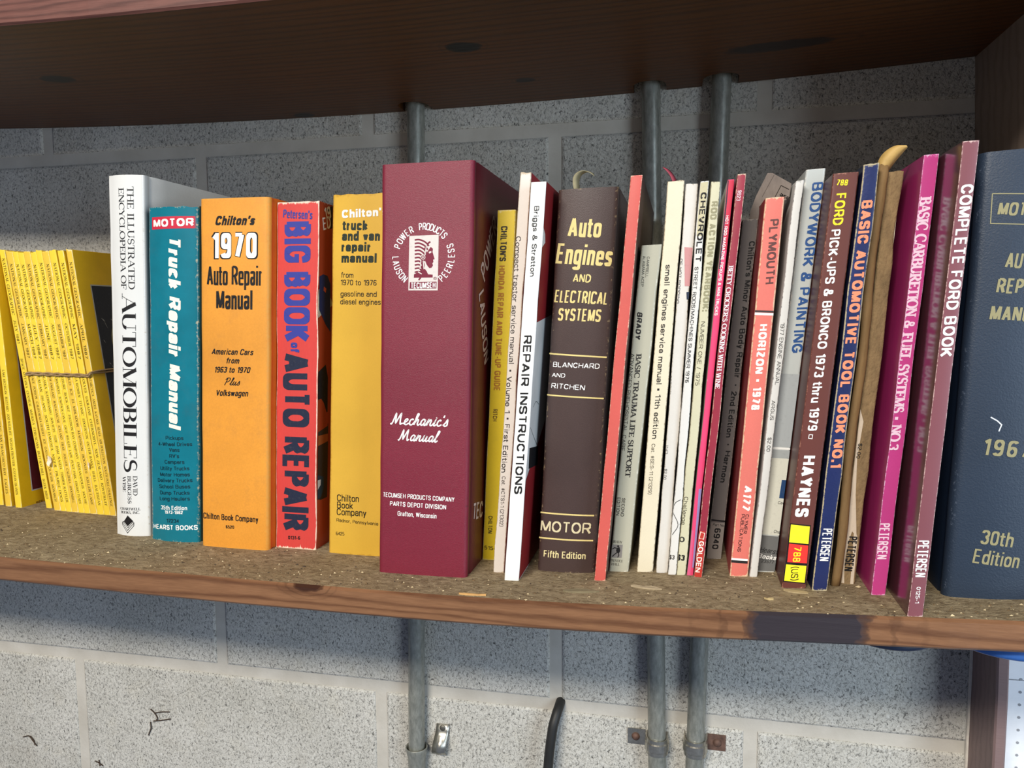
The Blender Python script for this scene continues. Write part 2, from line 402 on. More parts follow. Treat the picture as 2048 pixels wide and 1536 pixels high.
# loose strap hanging turned sideways
ls = on_y(884, 1478, 0)
g = empty('loose_strap', (ls.x, 0, ls.z)); prof = []
zz = [.0185, .0105, .0060, .0020, -.0020, -.0060, -.0100, -.0140, -.0170]; yy = [-.0015, -.0017, -.0045, -.0082, -.0106, -.0116, -.0108, -.0075, -.0020]
b = MB()
for x, dy in ((-.0078, 0), (-.0030, 0), (-.0022, -.0010), (.0030, -.0010), (.0038, 0), (.0078, 0)):
    for z, y in zip(zz, yy): b.v.append(Vector((x+.12*z, y+(dy if z < .006 else 0), z)))
n = len(zz)
for i in range(5):
    for j in range(n-1): b.f.append([i*n+j, i*n+j+1, (i+1)*n+j+1, (i+1)*n+j]); b.m.append(0)
o = b.build('strap_band', SHINY, g, True); md = o.modifiers.new('thick', 'SOLIDIFY'); md.thickness = .0012
MB().lathe([(.0001, -.0026), (.0030, -.0026), (.0036, -.0018), (.0038, -.0010)], (.0015, 0, .0142), 'y', 16).build('rivet', plain('dull_steel', (120, 116, 106), .5, .7), g, True)
tag(g, 'loose zinc pipe strap fixed upright to the wall beside the lone conduit', 'pipe strap')
# black cable out of the wall
p0 = on_y(1121, 1407, 0); pe = on_y(1096, 1536, -.022)
dz = (pe.z-p0.z)
pts = [p0+Vector((.001, .02, .002)), p0+Vector((0, .004, .0015)), p0+Vector((-.0008, -.006, -.001)), p0+Vector((-.003, -.014, -.008)), p0+Vector((-.006, -.019, -.022)), p0+Vector((pe.x-p0.x, -.022, dz)), p0+Vector((pe.x-p0.x-.004, -.022, dz*2.2)), p0+Vector((pe.x-p0.x-.004, -.02, dz*4))]
def crom(pts, n=8):
    pts = [Vector(p) for p in pts]; out = []
    q = [pts[0]*2-pts[1]]+pts+[pts[-1]*2-pts[-2]]
    for i in range(1, len(q)-2):
        for k in range(n):
            t = k/n; a, b_, c, d = q[i-1:i+3]
            out.append(.5*((2*b_)+(c-a)*t+(2*a-5*b_+4*c-d)*t*t+(3*b_-a-3*c+d)*t**3))
    return out+[pts[-1]]
o = MB().tube(crom(pts, 6), .0052, 16).build('black_cable', plain('black_rubber', (34, 33, 31), .55, 0, .2, 90), None, True)
tag(o, 'black rubber cable coming out of the mortar joint', 'cable')
# dried rootlets stuck to the wall
DRY = plain('dried_root', (66, 52, 40), .95)
def rootlet(px, py, strokes, label):
    c = on_y(px, py, 0); g = empty('dried_rootlet', (c.x, 0, c.z))
    for st in strokes:
        pts = [on_y(px+a, py+b_, -.0012)-Vector((c.x, 0, c.z)) for a, b_ in st]
        MB().tube(crom(pts, 4), .0007, 5).build('root_strand', DRY, g)
    tag(g, label, 'rootlet', 'dried rootlets on the block wall')
rootlet(315, 1432, [[(-14, -14), (-6, -6), (0, 4), (-2, 8)], [(-6, -6), (10, -8), (24, -8)], [(-8, 10), (6, 9), (26, 6)], [(-14, 12), (-13, 24), (-18, 38)]], 'small spidery dried rootlet stuck on the pale block')
rootlet(60, 1478, [[(-14, -4), (-2, -6), (6, 4), (14, 14)], [(0, -6), (7, 2), (10, 12)]], 'short dark hooked rootlet stuck on the block in the corner below the yellow magazines')
rootlet(198, 1528, [[(-8, -6), (0, -2), (8, 4)], [(0, -8), (2, 4)]], 'tiny dark tuft stuck on the block beside a vertical mortar joint')

# jar lids screwed under the lower shelf
BLUE = plain('blue_lid', (48, 92, 160), .4, .1, .08)
def lid(cx, cy, r, h, m, label, letters=False):
    z = shelf_z(cx)-TH; g = empty('jar_lid', (cx, cy, z-h)); n = 60; b = MB()
    prof = [(.0, 0), (r-.002, 0), (r, .0012), (r+.0006, .003), (r, .005), (r, h)]
    b.lathe(prof, (0, 0, 0), 'z', 60); o = b.build('lid_shell', m, g, True); fix_normals(o); smooth_angle(o, 50)
    tag(g, label, 'jar lid', 'jar lids fixed under the shelf'); return g
lid(.2660, -.2480, .0300, .0088, plain('dark_lid', (44, 52, 72), .45), 'dark blue-grey jar lid under the shelf beneath the plum-brown book')
lid2 = lid(.3375, -.2455, .0360, .0105, BLUE, 'bright blue jar lid under the shelf beside the upright')
# ------------------------------------------------------------------ lettering drawn from strokes: a plain sans, serif capitals and a script
def Qa(p, c, e, n=6):
    o = []
    for i in range(1, n+1):
        t = math.pi/2*i/n; a, b_ = 1-math.sin(t), 1-math.cos(t)
        o.append((c[0]+(p[0]-c[0])*a+(e[0]-c[0])*b_, c[1]+(p[1]-c[1])*a+(e[1]-c[1])*b_))
    return o
def path(*k):
    o = [k[0]]
    for s in k[1:]:
        if len(s) == 2: o.append(s)
        else: o += Qa(o[-1], s[:2], s[2:])
    return o
def ring(x0, x1, y0, y1):
    w_, h_ = x1-x0, y1-y0; cx = (x0+x1)/2; ry = min(h_/2, w_*.58)
    p = path((x1, y1-ry), (x1, y1, cx, y1), (x0, y1, x0, y1-ry), (x0, y0+ry), (x0, y0, cx, y0), (x1, y0, x1, y0+ry), (x1, y1-ry)); return p
def cut(p, x1, yc, g):
    """open a ring on its right side"""
    xm = (min(q[0] for q in p)+x1)/2
    top = [q for q in p if not (q[0] > xm and abs(q[1]-yc) < g)]
    up = [q for q in top[:-1] if q[1] > yc or q[0] <= xm]
    return [q for q in p[:-1] if not (q[0] > xm and abs(q[1]-yc) < g)]
GW = dict(zip("ABCDEFGHIJKLMNOPQRSTUVWXYZ", (.86, .80, .84, .84, .72, .68, .88, .82, .26, .62, .82, .66, 1.0, .84, .90, .78, .90, .82, .78, .76, .82, .82, 1.18, .82, .80, .76)))
GW.update(dict(zip("abcdefghijklmnopqrstuvwxyz", (.66, .68, .63, .68, .66, .40, .68, .64, .24, .28, .62, .24, .98, .64, .68, .68, .68, .44, .60, .40, .64, .62, .90, .62, .62, .60))))
GW.update({c: .68 for c in '0123456789'}); GW.update({'1': .44, ' ': .34, '.': .24, ',': .24, "'": .22, '&': .86, '#': .72, '-': .42, '/': .44, '(': .34, ')': .34, '•': .40, '$': .70, ':': .24, '■': .42, '®': .8})
def glyph(ch, w, h, tv, th):
    """skeleton paths of one character inside its box (w x h), strokes tv wide (upright) and th (level)"""
    a, b_ = tv/2, w-tv/2; lo, hi = th/2, h-th/2; W = b_-a; m = (a+b_)/2; H_ = hi-lo; xh = .73*h-th/2; mid = lo+H_*.5
    def P(*pts): return [(a+x*W, lo+y*H_) for x, y in pts]
    def bowl(y0, y1, x0=None, xr=None):    # right-hand bowl from the stem
        x0 = a if x0 is None else x0; xr = b_ if xr is None else xr; r = min((y1-y0)/2, (xr-x0)*.75)
        return path((x0, y1), (xr-r, y1), (xr, y1, xr, y1-r), (xr, y0+r), (xr, y0, xr-r, y0), (x0, y0))
    if ch == 'A': return [P((0, 0), (.5, 1)), P((.5, 1), (1, 0)), P((.2, .28), (.8, .28))]
    if ch == 'B': return [P((0, 0), (0, 1)), bowl(lo+H_*.52, hi, None, b_-W*.06), bowl(lo, lo+H_*.52)]
    if ch in 'CG':
        r = cut(ring(a, b_, lo, hi), b_, mid, H_*.17)
        i = max(range(len(r)), key=lambda k: math.hypot(r[k][0]-r[(k+1) % len(r)][0], r[k][1]-r[(k+1) % len(r)][1]) if r[k][0] > m and r[(k+1) % len(r)][0] > m else 0)
        r = r[i+1:]+r[:i+1]; return [r]+([[(m, mid-H_*.03), (b_, mid-H_*.03), (b_, lo+H_*.08)]] if ch == 'G' else [])
    if ch == 'D': return [P((0, 0), (0, 1)), bowl(lo, hi)]
    if ch == 'E': return [P((1, 1), (0, 1), (0, 0), (1, 0)), P((0, .52), (.9, .52))]
    if ch == 'F': return [P((1, 1), (0, 1), (0, 0)), P((0, .50), (.88, .50))]
    if ch == 'H': return [P((0, 0), (0, 1)), P((1, 0), (1, 1)), P((0, .52), (1, .52))]
    if ch in 'Il': return [[(m, lo-th/2), (m, hi+th/2)]]
    if ch == 'J': r = min(H_*.3, W/2); return [path((b_, hi), (b_, lo+r), (b_, lo, m, lo), (a, lo, a, lo+r), (a, lo+r*1.3))]
    if ch == 'K': return [P((0, 0), (0, 1)), P((.04, .38), (1, 1)), P((.34, .58), (1, 0))]
    if ch == 'L': return [P((0, 1), (0, 0), (1, 0))]
    if ch == 'M': return [P((0, 0), (0, 1)), P((.03, 1), (.5, .04)), P((.5, .04), (.97, 1)), P((1, 1), (1, 0))]
    if ch == 'N': return [P((0, 0), (0, 1)), P((.04, 1), (.96, 0)), P((1, 0), (1, 1))]
    if ch in 'O0': return [ring(a, b_, lo, hi)]
    if ch == 'P': return [P((0, 0), (0, 1)), bowl(lo+H_*.44, hi)]
    if ch == 'Q': return [ring(a, b_, lo, hi), P((.6, .25), (1, -.02))]
    if ch == 'R': return [P((0, 0), (0, 1)), bowl(lo+H_*.47, hi), P((.55, .47), (1, 0))]
    if ch in 'Ss':
        t = hi if ch == 'S' else xh; hh = t-lo; q = lo+hh*.52; ry = min(hh*.25, W*.6); r2 = min(hh*.26, W*.6)
        return [path((b_, t-ry*.95), (b_, t, m, t), (a, t, a, t-(t-q)/2), (a, q, m, q), (b_, q, b_, lo+(q-lo)/2), (b_, lo, m, lo), (a, lo, a, lo+r2*.95))]
    if ch == 'T': return [P((0, 1), (1, 1)), P((.5, 1), (.5, 0))]
    if ch == 'U': r = min(H_*.45, W*.58); return [path((a, hi), (a, lo+r), (a, lo, m, lo), (b_, lo, b_, lo+r), (b_, hi))]
    if ch == 'V': return [P((0, 1), (.5, 0)), P((.5, 0), (1, 1))]
    if ch == 'W': return [P((0, 1), (.26, 0)), P((.26, 0), (.5, 1)), P((.5, 1), (.74, 0)), P((.74, 0), (1, 1))]
    if ch == 'X': return [P((0, 1), (1, 0)), P((0, 0), (1, 1))]
    if ch == 'Y': return [P((0, 1), (.5, .45)), P((1, 1), (.5, .45)), P((.5, .47), (.5, 0))]
    if ch == 'Z': return [P((0, 1), (1, 1)), P((1, 1), (0, 0)), P((0, 0), (1, 0))]
    X = xh-lo
    def PX(*pts): return [(a+x*W, lo+y*X) for x, y in pts]
    if ch == 'o': return [ring(a, b_, lo, xh)]
    if ch == 'a': r = min(X*.3, W*.5); return [path((a+W*.04, xh-r), (a, xh, m, xh), (b_, xh, b_, xh-r), (b_, lo)), path((b_, lo+X*.56), (m, lo+X*.56), (a, lo+X*.56, a, lo+X*.28), (a, lo, m, lo), (b_, lo, b_, lo+X*.3))]
    if ch in 'bpdqg':
        up = ch in 'bd'; left = ch in 'bp'; sx_ = a if left else b_
        o = [[(sx_, hi+th/2 if up else xh+th/2), (sx_, lo-th/2 if up else lo-.27*h)], ring(a, b_, lo, xh)]
        if ch == 'g': r = W*.45; o[0] = path((b_, xh+th/2), (b_, lo-.27*h+r), (b_, lo-.27*h, m, lo-.27*h), (a, lo-.27*h, a, lo-.27*h+r*.7))
        return o
    if ch == 'c':
        r = cut(ring(a, b_, lo, xh), b_, (lo+xh)/2, X*.19); i = max(range(len(r)), key=lambda k: math.hypot(r[k][0]-r[(k+1) % len(r)][0], r[k][1]-r[(k+1) % len(r)][1]) if r[k][0] > m and r[(k+1) % len(r)][0] > m else 0); return [r[i+1:]+r[:i+1]]
    if ch == 'e':
        r = ring(a, b_, lo, xh); yc = lo+X*.5; ry = min(X/2, W*.58)
        return [path((a, yc), (b_, yc), (b_, xh-ry), (b_, xh, m, xh), (a, xh, a, xh-ry), (a, lo+ry), (a, lo, m, lo), (b_, lo, b_, lo+ry*.75))]
    if ch == 'f': r = min(w*.4, H_*.25); q = w*.42; return [path((w*.98, hi), (q, hi, q, hi-r), (q, lo-th/2)), [(-.04*w, xh), (w*.98, xh)]]
    if ch == 't': q = w*.40; return [path((q, hi-.02*h), (q, lo+w*.3), (q, lo, w, lo)), [(-.10*w, xh), (w*1.02, xh)]]
    if ch == 'h': r = min(X*.5, W*.55); return [[(a, lo-th/2), (a, hi+th/2)], path((a, xh-r), (a, xh, m, xh), (b_, xh, b_, xh-r), (b_, lo-th/2))]
    if ch == 'n': r = min(X*.5, W*.55); return [[(a, lo-th/2), (a, xh+th/2)], path((a, xh-r), (a, xh, m, xh), (b_, xh, b_, xh-r), (b_, lo-th/2))]
    if ch == 'r': r = W*.8; return [[(a, lo-th/2), (a, xh+th/2)], path((a, xh-r), (a, xh, b_, xh))]
    if ch == 'm':
        r = min(X*.5, W*.3); q = a+W*.5
        return [[(a, lo-th/2), (a, xh+th/2)], path((a, xh-r), (a, xh, a+W*.25, xh), (q, xh, q, xh-r), (q, lo-th/2)), path((q, xh-r), (q, xh, a+W*.75, xh), (b_, xh, b_, xh-r), (b_, lo-th/2))]
    if ch == 'u': r = min(X*.5, W*.55); return [path((a, xh+th/2), (a, lo+r), (a, lo, m, lo), (b_, lo, b_, lo+r)), [(b_, xh+th/2), (b_, lo-th/2)]]
    if ch in 'ij':
        o = [[(m, xh+th/2), (m, lo-th/2 if ch == 'i' else lo-.27*h)], [(m, hi-th*.55), (m, hi+th/2)]]; return o
    if ch == 'k': return [[(a, lo-th/2), (a, hi+th/2)], PX((.05, .36), (1, 1)), PX((.36, .55), (1, 0))]
    if ch == 'v': return [PX((0, 1), (.5, 0)), PX((.5, 0), (1, 1))]
    if ch == 'w': return [PX((0, 1), (.26, 0)), PX((.26, 0), (.5, 1)), PX((.5, 1), (.74, 0)), PX((.74, 0), (1, 1))]
    if ch == 'x': return [PX((0, 1), (1, 0)), PX((0, 0), (1, 1))]
    if ch == 'y': return [PX((0, 1), (.5, 0)), [(b_, xh), (a+W*.25, lo-.27*h)]]
    if ch == 'z': return [PX((0, 1), (1, 1)), PX((1, 1), (0, 0)), PX((0, 0), (1, 0))]
    if ch == '1': return [[(b_, lo-th/2), (b_, hi+th/2)], [(b_, hi-H_*.02), (a, hi-H_*.2)]]
    if ch == '2': r = min(H_*.28, W*.6); return [path((a, hi-r), (a, hi, m, hi), (b_, hi, b_, hi-r), (a+W*.1, lo+H_*.12), (a, lo), (b_, lo))]
    if ch == '3': q = lo+H_*.53; return [path((a, hi-H_*.18), (a, hi, m, hi), (b_, hi, b_, (hi+q)/2), (b_, q, m, q)), path((m, q), (b_, q, b_, (lo+q)/2), (b_, lo, m, lo), (a, lo, a, lo+H_*.2))]
    if ch == '4': return [P((.75, 0), (.75, 1)), P((.75, 1), (0, .27)), P((0, .27), (1, .27))]
    if ch == '5': q = lo+H_*.6; return [P((.92, 1), (.12, 1), (.05, .5)), path((a+W*.05, lo+H_*.5), (a+W*.1, q, m, q), (b_, q, b_, (lo+q)/2), (b_, lo, m, lo), (a, lo, a, lo+H_*.2))]
    if ch in '69':
        q = lo+H_*.57; ry = min(H_*.5, W*.58)
        o = [ring(a, b_, lo, q), path((a, lo+H_*.3), (a, hi-ry), (a, hi, m, hi), (b_-W*.06, hi, b_-W*.02, hi-H_*.12))]
        return o if ch == '6' else [[(w-x, h-y) for x, y in s] for s in o]
    if ch == '7': return [P((0, 1), (1, 1)), P((1, 1), (.32, 0))]
    if ch == '8': return [ring(a+W*.05, b_-W*.05, lo+H_*.52, hi), ring(a, b_, lo, lo+H_*.52)]
    if ch == '.': return [[(m, 0), (m, tv*1.05)]]
    if ch == ',': return [[(m, tv*1.05), (m-tv*.2, -.13*h)]]
    if ch == ':': return [[(m, 0), (m, tv)], [(m, .5*h), (m, .5*h+tv)]]
    if ch == "'": return [[(m, hi+th/2), (m-tv*.1, hi-.24*h)]]
    if ch == '-': return [[(a-tv*.2, .38*h), (b_+tv*.2, .38*h)]]
    if ch == '/': return [P((0, -.05), (1, 1.05))]
    if ch == '(': return [path((b_, hi+th), (a, hi, a, mid), (a, lo, b_, lo-th))]
    if ch == ')': return [path((a, hi+th), (b_, hi, b_, mid), (b_, lo, a, lo-th))]
    if ch == '#': return [P((.3, 0), (.4, 1)), P((.65, 0), (.75, 1)), P((0, .65), (1, .65)), P((0, .35), (1, .35))]
    if ch == '&':
        return [path((b_, lo), (a+W*.22, lo+H_*.70), (a+W*.18, hi, a+W*.42, hi), (a+W*.7, hi, a+W*.7, lo+H_*.78), (a+W*.66, lo+H_*.62), (a+W*.15, lo+H_*.42), (a, lo+H_*.36, a, lo+H_*.22), (a, lo, m-W*.1, lo), (b_-W*.05, lo, b_, lo+H_*.42))]
    if ch == '$': return glyph('S', w, h, tv, th)+[[(m, -.08*h), (m, 1.08*h)]]
    if ch in '•■':
        r = min(w*.42, h*.2); n = 10 if ch == '•' else 4; return [[(m-r, h*.44), (m+r, h*.44), 'W', 2*r]]
    if ch == '®': return [ring(a, b_, lo, hi)]+[[(m-W*.12, mid-H_*.2), (m-W*.12, mid+H_*.2)], [(m-W*.12, mid+H_*.2), (m+W*.15, mid+H_*.1), (m-W*.1, mid)]]
    return []
def ell(cx, cy, rx, ry, a0, a1, n=14):
    return [(cx+rx*math.cos(R(a0+(a1-a0)*k/n)), cy+ry*math.sin(R(a0+(a1-a0)*k/n))) for k in range(n+1)]
def stroke_poly(pts, ws, V, F, step=None):
    """ribbon along pts; ws = width per point, or (upright, level) widths by direction with mitred corners"""
    if len(pts) < 2: return
    if step:
        q, wq = [pts[0]], [ws[0]] if isinstance(ws, list) else None
        for i in range(1, len(pts)):
            k = max(1, int(math.hypot(pts[i][0]-pts[i-1][0], pts[i][1]-pts[i-1][1])/step+.5))
            for j in range(1, k+1):
                t = j/k; q.append((pts[i-1][0]+(pts[i][0]-pts[i-1][0])*t, pts[i-1][1]+(pts[i][1]-pts[i-1][1])*t))
                if wq: wq.append(ws[i-1]+(ws[i]-ws[i-1])*t)
        pts = q; ws = wq or ws
    b = len(V); n = len(pts); seg = []
    for i in range(n-1):
        dx, dy = pts[i+1][0]-pts[i][0], pts[i+1][1]-pts[i][1]; L = math.hypot(dx, dy) or 1e-9; dx /= L; dy /= L
        w_ = (ws[0]*abs(dy)+ws[1]*abs(dx)) if isinstance(ws, tuple) else (ws[i]+ws[i+1])/2
        seg.append((-dy, dx, w_/2))
    closed = math.hypot(pts[0][0]-pts[-1][0], pts[0][1]-pts[-1][1]) < 1e-7 and n > 4
    for i in range(n):
        s0 = seg[i-1] if i > 0 else (seg[-1] if closed else seg[0]); s1 = seg[i] if i < n-1 else (seg[0] if closed else seg[-1])
        det = s0[0]*s1[1]-s0[1]*s1[0]
        if abs(det) < .02: ox, oy = (s0[0]+s1[0])/2, (s0[1]+s1[1])/2; hw = (s0[2]+s1[2])/2; L = math.hypot(ox, oy) or 1; ox, oy = ox/L*hw, oy/L*hw
        else:
            ox = (s0[2]*s1[1]-s1[2]*s0[1])/det; oy = (s0[0]*s1[2]-s1[0]*s0[2])/det; L = math.hypot(ox, oy); mx = 2.2*max(s0[2], s1[2])
            if L > mx: ox *= mx/L; oy *= mx/L
        V += [(pts[i][0]+ox, pts[i][1]+oy), (pts[i][0]-ox, pts[i][1]-oy)]
    for i in range(n-1): F.append((b+2*i, b+2*i+1, b+2*i+3, b+2*i+2))
# serif capitals: (width, [(kind, data, weight)]) ; K thick, k thin, S stem with serifs, s thin stem with serifs, c contrast curve
SER = {
 'A': (.80, [('l', (.06, 0, .40, 1), 'k'), ('l', (.40, 1, .74, 0), 'K'), ('l', (.19, .34, .60, .34), 'k'), ('f', (.06, 0), 0), ('f', (.74, 0), 0)]),
 'B': (.72, [('S', .16, 0), ('l', (.16, 1, .36, 1), 'k'), ('c', ell(.36, .76, .24, .24, 90, -90), 0), ('l', (.16, .52, .36, .52), 'k'), ('c', ell(.38, .26, .28, .26, 90, -90), 0), ('l', (.16, 0, .38, 0), 'k')]),
 'C': (.78, [('c', ell(.44, .5, .38, .5, 48, 312, 22), 0), ('l', (.70, .66, .70, .93), 'k'), ('l', (.70, .08, .70, .2), 'k')]),
 'D': (.84, [('S', .16, 0), ('l', (.16, 1, .38, 1), 'k'), ('c', ell(.38, .5, .40, .5, 90, -90, 18), 0), ('l', (.16, 0, .38, 0), 'k')]),
 'E': (.68, [('S', .16, 0), ('l', (.16, 1, .62, 1), 'k'), ('l', (.16, .52, .48, .52), 'k'), ('l', (.16, 0, .64, 0), 'k'), ('l', (.61, 1, .61, .78), 'k'), ('l', (.63, 0, .63, .26), 'k'), ('l', (.47, .42, .47, .62), 'k')]),
 'F': (.64, [('S', .16, 0), ('l', (.16, 1, .60, 1), 'k'), ('l', (.16, .52, .46, .52), 'k'), ('l', (.60, 1, .60, .76), 'k'), ('l', (.46, .42, .46, .62), 'k')]),
 'G': (.84, [('c', ell(.44, .5, .38, .5, 48, 330, 22), 0), ('l', (.70, .66, .70, .93), 'k'), ('l', (.73, .05, .73, .40), 'K'), ('f', (.73, .42), 0)]),
 'H': (.88, [('S', .16, 0), ('S', .72, 0), ('l', (.16, .52, .72, .52), 'k')]),
 'I': (.40, [('S', .20, 0)]),
 'J': (.50, [('l', (.32, 1, .32, .2), 'K'), ('f', (.32, 1), 0), ('c', ell(.17, .17, .15, .17, 0, -160, 8), 0)]),
 'K': (.82, [('S', .16, 0), ('l', (.18, .40, .70, 1), 'k'), ('l', (.34, .56, .74, 0), 'K'), ('f', (.70, 1), 0), ('f', (.74, 0), 0)]),
 'L': (.66, [('S', .16, 0), ('l', (.16, 0, .62, 0), 'k'), ('l', (.61, 0, .61, .28), 'k')]),
 'M': (1.0, [('s', .14, 0), ('l', (.15, 1, .48, .02), 'K'), ('l', (.48, .02, .82, 1), 'k'), ('S', .84, 0)]),
 'N': (.86, [('s', .14, 0), ('l', (.15, 1, .72, 0), 'K'), ('s', .72, 0)]),
 'O': (.88, [('c', ell(.44, .5, .38, .5, 0, 360, 28), 0)]),
 'P': (.68, [('S', .16, 0), ('l', (.16, 1, .36, 1), 'k'), ('c', ell(.36, .74, .26, .26, 90, -90), 0), ('l', (.16, .48, .36, .48), 'k')]),
 'Q': (.88, [('c', ell(.44, .5, .38, .5, 0, 360, 28), 0), ('l', (.45, .1, .8, -.15), 'K')]),
 'R': (.80, [('S', .16, 0), ('l', (.16, 1, .36, 1), 'k'), ('c', ell(.36, .75, .25, .25, 90, -90), 0), ('l', (.16, .50, .36, .50), 'k'), ('l', (.38, .50, .70, 0), 'K'), ('f', (.72, 0), 0)]),
 'S': (.62, [('m', ell(.32, .74, .22, .25, 40, 230, 12)+ell(.31, .26, .25, .26, 70, -150, 14), 0), ('l', (.50, .72, .50, .95), 'k'), ('l', (.08, .05, .08, .28), 'k')]),
 'T': (.74, [('S', .37, 0), ('l', (.05, 1, .69, 1), 'k'), ('l', (.05, 1, .05, .76), 'k'), ('l', (.69, 1, .69, .76), 'k')]),
 'U': (.86, [('l', (.17, 1, .17, .32), 'K'), ('l', (.70, 1, .70, .32), 'k'), ('c', ell(.435, .32, .265, .32, 180, 360), 0), ('f', (.17, 1), 0), ('f', (.70, 1), 0)]),
 'V': (.80, [('l', (.08, 1, .42, 0), 'K'), ('l', (.42, 0, .74, 1), 'k'), ('f', (.08, 1), 0), ('f', (.74, 1), 0)]),
 'W': (1.1, [('l', (.08, 1, .34, 0), 'K'), ('l', (.34, 0, .56, .96), 'k'), ('l', (.56, .96, .78, 0), 'K'), ('l', (.78, 0, 1.02, 1), 'k'), ('f', (.08, 1), 0), ('f', (.56, 1), 0), ('f', (1.02, 1), 0)]),
 'X': (.80, [('l', (.10, 1, .70, 0), 'K'), ('l', (.10, 0, .70, 1), 'k'), ('f', (.10, 1), 0), ('f', (.70, 1), 0), ('f', (.10, 0), 0), ('f', (.70, 0), 0)]),
 'Y': (.78, [('l', (.08, 1, .39, .46), 'K'), ('l', (.39, .46, .70, 1), 'k'), ('l', (.39, .46, .39, 0), 'K'), ('f', (.08, 1), 0), ('f', (.70, 1), 0), ('f', (.39, 0), 0)]),
 'Z': (.70, [('l', (.08, 1, .62, 1), 'k'), ('l', (.62, 1, .08, 0), 'K'), ('l', (.08, 0, .64, 0), 'k'), ('l', (.08, 1, .08, .8), 'k'), ('l', (.63, 0, .63, .24), 'k')]),
}
# script: single-line smooth strokes
SCR = {
 'M': (1.12, [[(.02, .08), (.10, .0), (.20, .25), (.34, .98), (.40, .5), (.46, .12), (.60, .55), (.78, 1.0), (.80, .5), (.88, .03), (1.04, .14)]]),
 'P': (.80, [[(.12, -.05), (.24, .45), (.34, .95)], [(.10, .72), (.30, 1.0), (.62, .98), (.66, .70), (.46, .46), (.26, .44)]]),
 'e': (.46, [[(-.04, .08), (.16, .22), (.34, .42), (.26, .54), (.12, .40), (.12, .10), (.28, .0), (.48, .14)]]),
 'c': (.44, [[(.36, .44), (.28, .54), (.14, .44), (.08, .22), (.14, .04), (.28, .0), (.46, .14)]]),
 'h': (.56, [[(-.04, .1), (.16, .5), (.30, .95), (.20, 1.02), (.12, .5), (.06, 0)], [(.08, .16), (.24, .50), (.36, .46), (.34, .12), (.44, .0), (.58, .14)]]),
 'a': (.54, [[(.40, .48), (.24, .55), (.08, .34), (.10, .06), (.24, .04), (.40, .34), (.42, .52)], [(.42, .52), (.36, .12), (.44, 0), (.56, .14)]]),
 'n': (.58, [[(-.04, .1), (.08, .3), (.14, .52), (.12, .3), (.06, 0)], [(.08, .14), (.26, .50), (.38, .46), (.34, .12), (.44, 0), (.60, .14)]]),
 'i': (.28, [[(-.04, .1), (.10, .3), (.16, .52), (.08, .12), (.16, 0), (.30, .14)], [(.19, .70), (.21, .76)]]),
 's': (.42, [[(-.04, .06), (.14, .3), (.26, .58), (.30, .30), (.30, .08), (.16, .0), (.06, .06)]]),
 'u': (.58, [[(-.04, .1), (.08, .3), (.14, .52), (.08, .16), (.16, .0), (.30, .16), (.42, .52)], [(.42, .52), (.36, .12), (.44, 0), (.60, .14)]]),
 'l': (.32, [[(-.04, .1), (.18, .5), (.34, .96), (.24, 1.02), (.14, .5), (.10, .08), (.20, 0), (.34, .14)]]),
 "'": (.18, [[(.12, .98), (.08, .76)]]),
}
WT = {0: .105, .012: .135, .03: .185, .05: .25}
